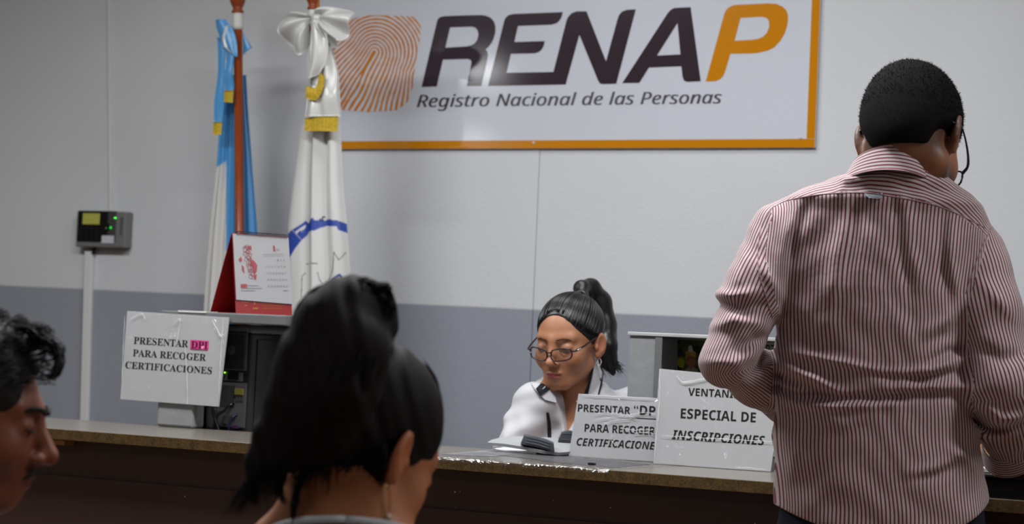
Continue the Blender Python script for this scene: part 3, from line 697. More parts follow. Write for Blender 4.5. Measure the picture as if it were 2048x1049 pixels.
# red ornament on the page: a column of curling strokes
M_orn = mat('red_ornament_print', (150, 62, 66), .5); orn = []
for k in range(34):
    t = k/33.; cx_ = 285+80*t+26*math.sin(k*2.1); cy_ = 230+350*t; r0 = 14+16*abs(math.sin(k*1.7))
    pts = [(cx_+(r0*(1-.6*s))*math.cos(k+5.5*s), cy_+(r0*(1-.6*s))*math.sin(k+5.5*s)) for s in np.linspace(0, 1, 14)]
    orn.append(line_on([cz(*p) for p in pts], .75, OCp, NC, .0006))
for pts in ([(330, 385), (380, 400), (412, 450), (405, 520), (380, 545), (365, 470), (345, 430)], [(235, 350), (245, 400), (222, 410), (205, 380)], [(240, 440), (265, 470), (270, 540), (245, 500)], [(300, 240), (345, 230), (350, 275), (318, 262)], [(370, 560), (405, 545), (400, 610), (380, 600)]):
    orn.append(prism(oncal(pts, .0005), NC, .0003))
obj('ornament', join(*orn), M_orn, pg_, label='red printed ornament')
txt = []; 
M_grey = mat('grey_print', (112, 112, 116), .6); days = list(range(1, 32)); col0 = 4; row = 0; c_ = col0
for d in days:
    x = 500+c_*33+row*7; y = 402+row*72
    txt.append(print_on(str(d), 'plain', cz(x, y), cz(x+(11 if d < 10 else 20), y), 4.2, OCp, NC))
    c_ += 1
    if c_ == 7: c_ = 0; row += 1
txt += [line_on([cz(475, 326), cz(700, 322)], .5, OCp, NC), line_on([cz(480, 346), cz(715, 342)], .4, OCp, NC)]
for y, x0_, x1_ in ((672, 305, 430), (702, 232, 465), (728, 232, 395)): txt.append(line_on([cz(x, y+((i*37) % 5)-2) for i, x in enumerate(np.linspace(x0_, x1_, 22))], .9, OCp, NC))
for y in (265, 280): txt.append(line_on([cz(625, y), cz(655, y)], .7, OCp, NC))
txt.append(line_on([cz(695, 728), cz(752, 726)], 1.2, OCp, NC))
obj('date_grid', join(*txt), M_grey, pg_)
for q_ in ([(230, 655), (300, 655), (300, 692), (230, 692)], [(585, 230), (605, 230), (612, 290), (592, 290)]): obj('red_print', prism(oncal(q_, .0006), NC, .0003), M_orn, pg_)
gold = []
for x in (250, 276, 302): gold.append(line_on([cz(x, 838), cz(x+4, 860)], 2.2, OC, NC, .0008))
gold += [line_on([cz(270, 890), cz(302, 892)], 2.2, OC, NC, .0008), line_on([cz(378, 838), cz(383, 885)], 2.4, OC, NC, .0008), line_on([cz(362, 922), cz(420, 926)], 3.4, OC, NC, .0008)]
for y, a, b in ((850, 455, 720), (872, 455, 610), (897, 470, 700), (922, 475, 690)): gold.append(line_on([cz(a, y), cz(b, y)], .7, OC, NC, .0008))
obj('gold_print', join(*gold), mat('gold_print_dim', (158, 98, 30), .4), cal, label='gold print on the red foot')
sp = []
for k in range(30):
    u = .08+.88*k/29; p = calp(u, 1.0, .002)
    a_ = np.linspace(-.5*math.pi, 1.4*math.pi, 14); sp.append(tube([p+cr_*.0005*math.sin(q)+cb_*(-.0055*math.cos(q)+.001)+np.array([0, 0, .0055*math.sin(q)-.001]) for q in a_], .00095, seg=5))
obj('spiral_binding', join(*sp), mat('dark_wire', (38, 38, 40), .3, .5, .8), cal, True)

# ------------------------------------------------------------------ right: grey hutch with a poster, two notices
YH2 = 4.067
rx0, rx1 = onY(1257, 720, YH2)[0], onY(1314, 720, YH2)[0]
rz = onY(1330, 667, YH2)[2]
YQ = onX(1353, 720, rx1)[1]
rxe = rx0+.60
hut2 = thing('desk_hutch', ((rx0+rxe)/2, YH2+.2, ZT-.16), 'grey painted hutch with a photo poster behind the two leaning notices', 'hutch')
obj('side_panel', box((rx0, CB+.001, ZT-.16), (rx1, YH2+.22, rz-.0085), .003), M_hutch_light, hut2, label='thick light grey left side')
seam = onY(1312.5, 720, YH2)[0]
obj('edge_moulding', box((rx1-.005, YH2-.0035, ZT+.0005), (rx1+.012, CB+.0009, rz-.0085), .001), M_hutch, hut2)
obj('side_panel', box((rxe-.05, YH2, ZT-.16), (rxe, YH2+.22, rz-.0085), .003), M_hutch_light, hut2)
obj('top_board', box((rx0-.003, YH2-.005, rz-.008), (rxe+.003, YH2+.225, rz), .0015), mat('pale_board_edge', (176, 177, 176), .5, .4, noise=(20, .05)), hut2, label='pale top board')
obj('back_panel', box((rx1+.001, YQ+.006, ZT-.16), (rxe-.051, YQ+.02, rz-.0085)), M_hutch, hut2)
desk2 = thing('staff_desk', (-1.35, 4.2, 0), 'grey staff desk behind the counter under the right hutch', 'desk')
obj('desk_top', box((-1.74, 4.075, ZT-.186), (-.95, 4.3, ZT-.161), .002), M_hutch, desk2)
for a in (-1.72, -1.0):
    for b in (4.09, 4.24): obj('leg', box((a, b, 0), (a+.04, b+.04, ZT-.1865)), M_blackp, desk2)
OQ = np.array([0, YQ+.004, 0])
pb = [onY(1354, 671, YQ+.004), onY(1700, 690, YQ+.004)]
pz0 = ZT+.02; pz1_ = rz-.01
post = thing('wall_poster', ((pb[0][0]+pb[1][0])/2, YQ+.003, pz0), 'month calendar poster with a photo of a hatted person inside the right hutch', 'poster')
obj('poster_sheet', box((pb[0][0]+.001, YQ+.004, pz0), (pb[1][0], YQ+.0055, pz1_)), mat('poster_paper', (182, 186, 188), .4), post)
def fol():
    m = mat('foliage_print', (26, 34, 20), .3); nt, N, L, b = nodes(m); tc = N.new('ShaderNodeTexCoord')
    n = N.new('ShaderNodeTexNoise'); n.inputs['Scale'].default_value = 38; n.inputs['Detail'].default_value = 6; L.new(tc.outputs['Object'], n.inputs['Vector'])
    r = N.new('ShaderNodeValToRGB'); e = r.color_ramp.elements; e[0].position = .42; e[0].color = (*lin((30, 40, 24)), 1); e[1].position = .72; e[1].color = (*lin((128, 146, 60)), 1); L.new(n.outputs[0], r.inputs[0]); L.new(r.outputs[0], b.inputs['Base Color']); return m
ph = obj('photo', poly_on([(1355.5, 680), (1482, 683.5), (1479, 800), (1354, 800)], OQ, SOUTH, .0006), fol(), post, label='printed photo with dark green leaves')
def q5(pts): return [(1240+a/2.914, 620+b/2.914) for a, b in pts]
for nm, col, pts, of in (('photo_figure_shirt', (150, 146, 132), [(370, 420), (378, 350), (400, 335), (428, 335), (452, 352), (462, 420)], .0010), ('photo_figure_face', (158, 102, 68), [(392, 272), (436, 272), (438, 300), (432, 328), (420, 346), (406, 346), (396, 330), (390, 300)], .0014),
                         ('photo_figure_hat', (206, 162, 72), [(380, 250), (392, 240), (412, 246), (430, 240), (443, 252), (440, 280), (428, 272), (410, 268), (395, 272), (384, 288)], .0018), ('photo_figure_hat_crown', (222, 218, 204), [(396, 243), (398, 215), (408, 206), (420, 212), (425, 242), (412, 247)], .0022),
                         ('photo_leaves', (160, 164, 48), [(338, 290), (352, 275), (368, 285), (376, 310), (366, 340), (345, 335), (336, 315)], .0010)):
    obj(nm, poly_on(q5(pts), OQ, SOUTH, of, .0003), mat(nm+'_print', col, .35, noise=(60, .25)), ph)
obj('month_lettering', print_on('MARZO', 'sans', (1505, 708.5), (1562, 711.5), 20, OQ, SOUTH, weight=.012), mat('month_print', (42, 62, 62), .4), post)
obj('date_print', join(*[line_on([(1500+13*i, 722+11*k+.6*i), (1507+13*i, 722.3+11*k+.6*i)], 4.5, OQ, SOUTH) for i in range(7) for k in range(5) if i+k*7 > 2]), mat('date_print_grey', (110, 108, 108), .4), post)

def notice(name, corners, O, N, label, lines, seed, under=(), crinkle=.004, curl=None):
    s = thing(name, on_plane((corners[2][0]+corners[3][0])/2, (corners[2][1]+corners[3][1])/2, O, N), label, 'sign')
    cs = [on_plane(*c, O, N) for c in corners]
    cs[2][2] = max(cs[2][2], ZT+.0012); cs[3][2] = max(cs[3][2], ZT+.0012)
    obj('card', prism(cs, N, .005), M_paper, s)
    for t, st, a, b, c, le in lines: obj('lettering', print_on(t, st, a, b, c, O, N, lean=le), M_print, s)
    for u in under: obj('underline', line_on(u, 1.6, O, N), M_print, s)
    return s
OB, NB = plane_lean(4.0, ZT, 6, 3)
OB = np.array(onZ(1137, 914, ZT)); OB[1] = 4.0; OB[0] = onY(1137, 914, 4.0)[0]
sB = notice('notice_sign', [(1157, 788), (1390, 801), (1374, 929), (1137, 914.5)], OB, NB, 'white paper notice leaning behind the special window notice, partly covered by it',
    [('PRESENTAR', 'sans_bold', (1155.4, 823.5), (1260, 829), 15, 0), ('\u201cDPI\u201d', 'sans_bold', (1267, 829.3), (1331, 833), 19, 0), ('PARA RECOGER', 'sans_bold', (1169, 864), (1309.6, 870.5), 16, 0), ('CERTIFICACIONES', 'sans_bold_italic', (1153, 891.6), (1320, 900.5), 15.5, 0)], 5, [[(1265, 836.5), (1340, 840.5)]])
OCc, NCc = plane_lean(0, ZT, 7, 3)
OCc = onZ(1305, 929, ZT)
sC = notice('notice_sign', [(1318.5, 738), (1566, 762), (1541, 947.5), (1306.5, 929)], OCc, NCc, 'white paper notice standing at the counter edge beside the man, announcing the special window',
    [('VENTANILLA', 'sans_bold', (1376, 791.6), (1503, 798.5), 15.5, 0), ('ESPECIAL DE', 'sans_bold', (1361, 837), (1511, 845.5), 20, 0), ('INSCRIPCIONES', 'sans_bold_italic', (1343, 879), (1529, 891.5), 19, 0)], 6)
obj('clear_sleeve', sleeve_sheet([(1155.5, 786.5), (1391, 800), (1374, 927.5), (1136, 913.5)], OB, NB, .0016, .004, 54, 8), M_sleeve, sB, True)
obj('clear_sleeve', sleeve_sheet([(1317.5, 737), (1567, 761), (1541.5, 946), (1305.5, 927)], OCc, NCc, .0016, .0035, 54, 11), M_sleeve, sC, True)
M_glare = mat('tape_fold_glare', (250, 250, 250), .1, .8, alpha=.34)  # white colour stands in for the glare along folds of the clear tape
def ridge(par, O, N, pts, r=.0010, jit=1.2, seed=0):
    rr_ = np.random.default_rng(seed); Q = spline(pts, 26)+rr_.normal(0, jit, (26, 2))*.35
    obj('tape_fold_glint', tube([on_plane(x, y, np.asarray(O)+np.asarray(N)*.004, N) for x, y in Q], [r*.3, r, r*.6, r*1.2, r*.5, r, r*.3], 40, 8), M_glare, par, True)
for k, pts in enumerate(([(1322, 872), (1400, 876), (1470, 880), (1552, 884)], [(1362, 765), (1400, 760), (1425, 756)], [(1352, 752), (1372, 766), (1430, 752)], [(1320, 742), (1319, 800), (1314, 860), (1309, 915)], [(1470, 935), (1500, 937), (1530, 940)])): ridge(sC, OCc, NCc, pts, .0009, 1.2, k)
for k, pts in enumerate(([(1188, 829), (1215, 826), (1250, 832), (1275, 838)], [(1190, 840), (1240, 833), (1290, 826), (1312, 830)], [(1205, 848), (1230, 842), (1262, 838)], [(1265, 868), (1290, 866), (1314, 870)], [(1240, 858), (1275, 861), (1310, 860)], [(1225, 870), (1222, 880), (1230, 890)], [(1165, 790), (1240, 794), (1310, 798)])): ridge(sB, OB, NB, pts, .0009, 1.5, k+20)
for k, pts in enumerate(([(370, 690), (373, 740), (375, 790), (374, 812)], [(424, 640), (436, 662), (446, 680), (448, 690)], [(433, 655), (440, 672), (450, 668)], [(345, 650), (360, 640), (352, 690)], [(258, 640), (282, 628), (290, 640)], [(446, 640), (441, 720), (437, 790)], [(250, 630), (246, 700), (243, 760)])): ridge(sa, OA, NA, pts, .0009, 1.5, k+40)
def blob(c, r, seg=16, rings=10):
    return lathe([(math.sin(math.pi*k/rings), -math.cos(math.pi*k/rings)) for k in range(rings+1)], (0, 0, 0), seg)[0]*np.array(r)+np.array(c), lathe([(1, k) for k in range(rings+1)], (0, 0, 0), seg)[1]

# ------------------------------------------------------------------ plastic covered papers on the counter
M_film = sleeve_mat('clear_film', 26., .1, .2)
g0, g1 = onZ(852, 911, ZT)[0], onZ(1224, 940, ZT)[0]
n1, n2 = 150, 46
P = np.zeros((n2, n1, 3)); r_ = np.random.default_rng(4); K = r_.uniform(8, 60, (14, 2)); PH = r_.uniform(0, 6.28, 14)
yb = onZ(1310, 925, ZT)[1]
for i in range(n2):
    for j in range(n1):
        u, v = j/(n1-1), i/(n2-1)
        s = v*(yb-CF+.02)-.011
        x = g0+(g1-g0)*u+.04*u*v*1.6*(1 if u > .5 else .2)+.05*v*(1-u)
        h = np.mean(np.abs(np.sin(K[:, 0]*x*2.2+K[:, 1]*s*1.5+PH))**4)*.7
        if s < 0: P[i, j] = (x, CF-.0028-.003*h, ZT+.0008+s*.8)
        else: P[i, j] = (x, CF-.0022+s, ZT+.0012+.006*h*min(1, s*40+.2))
V, F = sheet(P)
if np.cross(V[F[0][1]]-V[F[0][0]], V[F[0][2]]-V[F[0][0]])[2] < 0 and False: F = [f[::-1] for f in F]
setp(obj('plastic_cover', (V, F), M_film, None, True), 'crinkled clear plastic sheet taped over papers along the counter edge', 'plastic sheet')
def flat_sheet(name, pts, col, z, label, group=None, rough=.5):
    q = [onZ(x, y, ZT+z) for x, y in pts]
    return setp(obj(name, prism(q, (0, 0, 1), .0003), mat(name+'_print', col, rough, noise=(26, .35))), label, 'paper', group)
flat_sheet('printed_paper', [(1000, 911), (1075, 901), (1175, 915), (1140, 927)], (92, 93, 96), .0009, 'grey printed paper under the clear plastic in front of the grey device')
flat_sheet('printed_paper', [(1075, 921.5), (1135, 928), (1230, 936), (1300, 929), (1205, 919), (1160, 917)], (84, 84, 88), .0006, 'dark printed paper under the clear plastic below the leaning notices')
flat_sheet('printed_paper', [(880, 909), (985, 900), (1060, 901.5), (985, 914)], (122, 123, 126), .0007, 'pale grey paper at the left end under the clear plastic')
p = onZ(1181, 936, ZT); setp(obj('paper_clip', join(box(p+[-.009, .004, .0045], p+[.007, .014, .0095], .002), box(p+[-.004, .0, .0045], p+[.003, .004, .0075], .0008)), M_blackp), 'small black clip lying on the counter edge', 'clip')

# light grey desktop device with ribbed dark grips
M_dev = mat('light_grey_plastic', (158, 159, 162), .4, .5); M_grip = mat('dark_grey_rubber', (74, 77, 84), .45, .4)
dev = thing('desktop_device', onZ(1075, 912, ZT), 'light grey desktop device with dark ribbed grip in front of the clerk', 'device')
nd = lambda w_: 4.36+(w_-4.02)*.45
def dpts(pts): return [at(x, y, nd(w_)) for x, y, w_ in pts]
topo = dpts([(974, 885.5, 4.2), (984, 880, 4.25), (1000, 876, 4.3), (1022, 873.5, 4.32), (1060, 873.5, 4.32), (1100, 876, 4.30), (1135, 881, 4.27), (1152, 888, 4.2), (1150, 903, 4.08), (1120, 906, 4.02), (1085, 902, 4.02), (1050, 895, 4.06), (1010, 888.5, 4.14), (985, 886.5, 4.18)])
topo = np.array(topo); cen = topo.mean(0)
bot = topo*1.0; bot[:, 2] -= .0065; bot = cen+(bot-cen)*np.array([.97, .97, 1])
n = len(topo); V = np.vstack([topo, bot, [cen+[0, 0, .004]], [cen-[0, 0, .0075]]]); F = []
for i in range(n):
    j = (i+1) % n; F += [(i, j, j+n, i+n), (j, i, 2*n), (i+n, j+n, 2*n+1)]
bm = bmesh.new(); vs = [bm.verts.new([float(c) for c in v]) for v in V]
for f in F: bm.faces.new([vs[k] for k in f])
bmesh.ops.recalc_face_normals(bm, faces=bm.faces[:]); obj('base_plate', bmdata(bm), M_dev, dev)
bc = at(1090, 900, nd(4.12))
obj('foot', box((bc[0]-.02, bc[1]-.005, ZT+.0002), (bc[0]+.05, bc[1]+.05, bc[2]-.003), .002), M_dev, dev)
def grip(tl, tr_, br_, bl_, dep, ridges, name='grip'):
    f = [at(*tl), at(*tr_), at(*br_), at(*bl_)]; a = Fv*np.array([1, 1, 0])*dep
    nu = 9
    def edge(p, q, sag): return [p+(q-p)*t+np.array([0, 0, sag*math.sin(math.pi*t)]) for t in np.linspace(0, 1, nu)]
    T, B = edge(f[0], f[1], .0035), edge(f[3], f[2], .002); V = []; 
    rows = [(B, 0), (B, 0)]; P = np.zeros((8, nu, 3))
    for k in range(nu):
        P[0, k] = B[k]; P[1, k] = B[k]+(T[k]-B[k])*.3-a*.02; P[2, k] = B[k]+(T[k]-B[k])*.9-a*.02; P[3, k] = T[k]; P[4, k] = T[k]+a*.15+np.array([0, 0, .0015]); P[5, k] = T[k]+a*.9; P[6, k] = T[k]+a; P[7, k] = B[k]+a
    V, F = sheet(P); F = list(F)+[tuple(range(0, 8*nu, nu)), tuple(range(nu-1, 8*nu, nu))[::-1]]
    bm = bmesh.new(); vs = [bm.verts.new([float(c) for c in v]) for v in V]
    for q in F: bm.faces.new([vs[k] for k in q])
    bmesh.ops.contextual_create if False else None
    bmesh.ops.recalc_face_normals(bm, faces=bm.faces[:]); g = obj(name, bmdata(bm), M_grip, dev, False, 'dark grey ribbed grip')
    rb = []
    for k in range(ridges):
        t = .22+.56*k/max(1, ridges-1); rb.append(tube([B[i]+(T[i]-B[i])*t-a*.022 for i in range(1, nu-1)], .0009, seg=6))
    if rb: obj('rib', join(*rb), M_grip, g, True)
grip((1049, 871, nd(4.06)), (1107.5, 887, nd(4.0)), (1109, 905.5, nd(4.0)), (1041.5, 889, nd(4.06)), .045, 3)
grip((1124, 866, nd(4.2)), (1150, 866, nd(4.2)), (1146, 890, nd(4.2)), (1116, 884, nd(4.2)), .04, 2)
flat_sheet('document', [(985, 897), (1040, 894), (1075, 901), (1010, 903)], (215, 216, 222), .0012, 'white sheet of paper under the grey device')

# black box file and pad at the man's hands
ta, tb = onY(1900, 946, CF+.01), onY(2110, 953, CF+.01)
zt = onY(2000, 951, CF+.01)[2]
tray = thing('document_box', ((ta[0]+tb[0])/2, CF+.15, ZT), 'flat black document box lying at the counter edge beside the striped shirt', 'box')
obj('box_body', box((ta[0], CF+.008, ZT+.0004), (tb[0], CF+.30, zt-.008), .002), mat('black_vinyl', (12, 12, 13), .3, .5), tray)
obj('lid', box((ta[0]-.003, CF+.004, zt-.0078), (tb[0]+.003, CF+.304, zt), .003), mat('black_vinyl_lid', (15, 15, 16), .25, .5), tray)
na, nb_ = onY(1930, 945, CF+.05), onY(2017, 945, CF+.05)
obj_pad = obj('notepad', box((na[0], CF+.05, zt+.0004), (nb_[0], CF+.2, zt+.0085), .0008), mat('pad_paper', (196, 196, 198), .5))
setp(obj_pad, 'thin grey-white notepad on the black box by the left hand of the man', 'notepad')
pz = zt+.009
q = [(na[0]+.05, CF+.075), (nb_[0]+.006, CF+.065), (nb_[0]+.0, CF+.19), (na[0]+.04, CF+.2)]
setp(obj('document', prism([(x, y, pz+.0006) for x, y in q], (0, 0, 1), .0005), mat('document_white', (222, 222, 224), .5)), 'white sheet of paper on the notepad under the fingers of the man', 'paper')

# ------------------------------------------------------------------ people: smooth implicit bodies turned into one continuous mesh each
def vlen(a): return np.sqrt(np.einsum('ij,ij->i', a, a))
def ell(P, c, r, M=None):
    q = P-np.asarray(c, np.float32)
    if M is not None: q = q @ np.asarray(M, np.float32)
    r = np.asarray(r, np.float32); k0 = vlen(q/r); k1 = vlen(q/(r*r))+1e-9
    return k0*(k0-1)/k1
def sph(P, c, r): return vlen(P-np.asarray(c, np.float32))-r
def cone(P, a, b, ra, rb):
    a, b = np.asarray(a, np.float32), np.asarray(b, np.float32); ba = b-a; pa = P-a
    t = np.clip(pa @ ba/(ba @ ba+1e-12), 0, 1)
    return vlen(pa-t[:, None]*ba)-(ra+(rb-ra)*t)
def chain(P, pts, rr, k=.012):
    d = None
    for i in range(len(pts)-1):
        e = cone(P, pts[i], pts[i+1], rr[i], rr[i+1]); d = e if d is None else smin(d, e, k)
    return d
def smin(a, b, k):
    h = np.clip(.5+.5*(b-a)/k, 0, 1); return b+(a-b)*h-k*h*(1-h)
def smax(a, b, k): return -smin(-a, -b, k)
def loft_sdf(P, prof, ex=2.2):
    """stacked ovals: rows (z, cx, cy, half width, half depth)"""
    prof = np.asarray(sorted(prof), np.float32); z = P[:, 2]
    zz = prof[:, 0]; g = [np.interp(z, zz, prof[:, i]) for i in range(1, 5)]
    qx = np.abs(P[:, 0]-g[0])/g[2]; qy = np.abs(P[:, 1]-g[1])/g[3]
    k = (qx**ex+qy**ex)**(1/ex)
    d = (k-1)*np.minimum(g[2], g[3])*1.0
    return np.maximum(d, np.maximum(zz[0]-z, z-zz[-1]))
def nets(sdf, lo, hi, h):
    """surface nets on a grid that is only evaluated near the surface"""
    lo = np.asarray(lo, float); n = np.ceil((np.asarray(hi)-lo)/h/4).astype(int)*4+1
    S = 4; nc = (n-1)//S+1
    gx = [lo[i]+np.arange(nc[i])*h*S for i in range(3)]
    G = np.stack(np.meshgrid(*gx, indexing='ij'), -1).reshape(-1, 3).astype(np.float32)
    C = np.concatenate([sdf(G[i:i+400000]) for i in range(0, len(G), 400000)]).reshape(nc)
    near = np.abs(C) < h*S*2.4
    V = np.repeat(np.repeat(np.repeat(np.where(C < 0, -1., 1.).astype(np.float32), S, 0), S, 1), S, 2)
    off = S//2; full = np.ones(n, np.float32)
    full[:, :, :] = V[off:off+n[0], off:off+n[1], off:off+n[2]]
    m = np.repeat(np.repeat(np.repeat(near, S, 0), S, 1), S, 2)[off:off+n[0], off:off+n[1], off:off+n[2]]
    I = np.argwhere(m); vals = np.empty(len(I), np.float32)
    for i in range(0, len(I), 400000):
        J = I[i:i+400000]; vals[i:i+400000] = sdf((lo+J*h).astype(np.float32))
    full[m] = vals
    ins = full < 0
    c = np.zeros(np.array(ins.shape)-1, np.int8)
    for dx in (0, 1):
        for dy in (0, 1):
            for dz_ in (0, 1): c += ins[dx:ins.shape[0]-1+dx, dy:ins.shape[1]-1+dy, dz_:ins.shape[2]-1+dz_]
    cells = np.argwhere((c > 0) & (c < 8)); idx = np.full(c.shape, -1, np.int32); idx[tuple(cells.T)] = np.arange(len(cells))
    acc = np.zeros((len(cells), 3)); cnt = np.zeros(len(cells))
    cs = [(a, b, d) for a in (0, 1) for b in (0, 1) for d in (0, 1)]
    for a in cs:
        for ax in range(3):
            if a[ax]: continue
            b = list(a); b[ax] = 1
            va = full[tuple((cells+a).T)]; vb = full[tuple((cells+b).T)]; hit = (va < 0) != (vb < 0)
            t = np.where(hit, va/(va-vb+1e-20), 0)
            p = np.tile(np.array(a, float), (len(cells), 1)); p[:, ax] += t
            acc[hit] += p[hit]; cnt[hit] += 1
    X = lo+(cells+acc/cnt[:, None])*h
    Q = []
    for ax in range(3):
        u, v = (ax+1) % 3, (ax+2) % 3
        A = [slice(None)]*3; B = [slice(None)]*3; A[ax] = slice(0, -1); B[ax] = slice(1, None)
        e = np.argwhere(ins[tuple(A)] != ins[tuple(B)]); e = e[(e[:, u] > 0) & (e[:, v] > 0) & (e[:, u] < ins.shape[u]-1) & (e[:, v] < ins.shape[v]-1)]
        if not len(e): continue
        fl = ins[tuple(e.T)]
        du = np.zeros(3, int); du[u] = 1; dv = np.zeros(3, int); dv[v] = 1
        q = np.stack([idx[tuple((e-du-dv).T)], idx[tuple((e-dv).T)], idx[tuple(e.T)], idx[tuple((e-du).T)]], 1)
        q[~fl] = q[~fl][:, ::-1]; Q.append(q)
    F = np.vstack(Q); F = F[(F >= 0).all(1)]
    return X, F
def submesh(X, F, keep):
    f = F[keep]; used = np.unique(f); mp = np.full(len(X), -1, np.int64); mp[used] = np.arange(len(used)); return X[used], mp[f], used
def rotm(heading, pitch=0., tilt=0.):
    """columns: the person's right, forward, up. heading 0 = looking away from the camera, + turns to the right of the picture; pitch + = looking down; tilt + = head leans to the person's right"""
    a, p, t = map(math.radians, (heading, pitch, tilt))
    f = np.array([math.sin(a), math.cos(a), 0]); r = np.array([math.cos(a), -math.sin(a), 0]); z = np.array([0, 0, 1.])
    f2 = f*math.cos(p)-z*math.sin(p); u2 = z*math.cos(p)+f*math.sin(p)
    r3 = r*math.cos(t)-u2*math.sin(t); u3 = u2*math.cos(t)+r*math.sin(t)
    return np.stack([r3, f2, u3], 1)
class Person:
    def __init__(s, px, depth, label):
        p = at(px, 900, depth); s.loc = np.array([p[0], p[1], 0.])
        s.root = thing('person', s.loc, label, 'person', PSI)
        c, n = math.cos(PSI), math.sin(PSI); s.W = np.array([[c, -n, 0], [n, c, 0], [0, 0, 1.]])
    def L(s, x, y, depth): return (at(x, y, depth)-s.loc) @ s.W          # photo point at a depth -> the person's own space
    def ray(s, x, y): return (CAM-s.loc) @ s.W, ray(x, y) @ s.W
    def cast(s, sdf, x, y, d0, steps=60):
        o, d = s.ray(x, y); t = d0
        for _ in range(steps):
            v = float(sdf((o+d*t)[None].astype(np.float32))[0]); t += v*.7
            if abs(v) < .0004: break
        return o+d*t
    def castn(s, sdf, pts, d0):
        R = [s.ray(x, y) for x, y in pts]; O = np.array([r[0] for r in R]); D = np.array([r[1] for r in R]); t = np.full(len(pts), d0, float)
        for _ in range(70): t += np.clip(sdf((O+D*t[:, None]).astype(np.float32)), -.03, .03)*.7
        return O+D*t[:, None], D
    def add(s, name, data, m, smooth=True, parent=None, label=None): return obj(name, data, m, parent or s.root, smooth, label, local=True)
    def patch(s, name, sdf, quad, d0, m, nu=14, nv=14, off=.0025, thick=.0015, parent=None, label=None, sides=None):
        """cloth patch lying on the surface: quad = photo corners tl, tr, br, bl (or two edge polylines)"""
        if sides: a, b = spline(sides[0], nv), spline(sides[1], nv)
        else: a, b = spline([quad[0], quad[3]], nv), spline([quad[1], quad[2]], nv)
        pts = [tuple(a[i]*(1-j/(nu-1))+b[i]*j/(nu-1)) for i in range(nv) for j in range(nu)]
        H, D = s.castn(sdf, pts, d0)
        H = H-D/np.linalg.norm(D, axis=1)[:, None]*off
        return s.add(name, sheet(H.reshape(nv, nu, 3), thick, None), m, True, parent, label)
def head_sdf(q, fem=0., nose=1., ears=True, jaw=1.):
    Q = q.copy(); Q[:, 0] = np.abs(Q[:, 0])
    d = smin(ell(q, (0, -.014, .032), (.075, .094, .082)), ell(q, (0, .03, -.02), (.060-.002*fem, .060, .088)), .03)
    d = smin(d, cone(Q, (.048-.004*fem, -.004, -.058), (.018, .064, -.098), .023-.003*fem, .019), .028)
    d = smin(d, sph(q, (0, .072, -.097), .019-.002*fem), .02)
    d = smin(d, ell(Q, (.040, .054, -.032), (.025, .024, .028)), .022)
    d = smin(d, cone(Q, (0, .083, .02), (.042, .066, .022), .0105-.003*fem, .010-.002*fem), .016)
    d = smax(d, -sph(Q, (.031, .104, .001), .0185), .013)
    d = smin(d, ell(q, (0, .068, -.068), (.030, .025, .026)), .018)
    d = smin(d, cone(q, (0, .083, .014), (0, .105*1+.003*(nose-1)*3, -.034), .0072, .0105*nose), .012)
    d = smin(d, sph(q, (0, .1075+.006*(nose-1), -.0375), .0095*nose), .006)
    d = smin(d, sph(Q, (.0125*nose, .097, -.0415), .0080*nose), .006)
    d = smax(d, -ell(Q, (.0065, .1015, -.0510), (.0042, .006, .004)), .003)
    d = smin(d, ell(Q, (.031, .0745, .0), (.0165, .0140, .0120)), .005)
    d = smin(d, ell(q, (0, .0915, -.0672), (.0215, .0075, .0050)), .005)
    d = smin(d, ell(q, (0, .0900, -.0772), (.0185, .0080, .0062)), .005)
    d = smax(d, -cone(Q, (0, .1025, -.0716), (.0235, .090, -.0728), .0016, .0022), .003)
    if ears:
        e = rotm(24, 0, -10); M = np.stack([e[:, 0], e[:, 1], e[:, 2]], 1)
        ca, sa_ = math.cos(.45), math.sin(.45)
        M = np.array([[ca, -sa_, 0], [sa_, ca, 0], [0, 0, 1.]]); T = np.array([[1, 0, 0], [0, math.cos(.16), -math.sin(.16)], [0, math.sin(.16), math.cos(.16)]])
        M = (M @ T)
        ear = ell(Q, (.080, -.014, -.008), (.0078, .0185, .0315), M)
        ear = smin(ear, ell(Q, (.0755, -.006, -.034), (.006, .009, .011)), .008)
        ear = smax(ear, -ell(Q, (.0885, -.010, -.002), (.0075, .0115, .0200), M), .004)
        ear = smin(ear, ell(Q, (.0770, .002, -.012), (.005, .005, .007)), .004)
        d = smin(d, ear, .006)
    return d
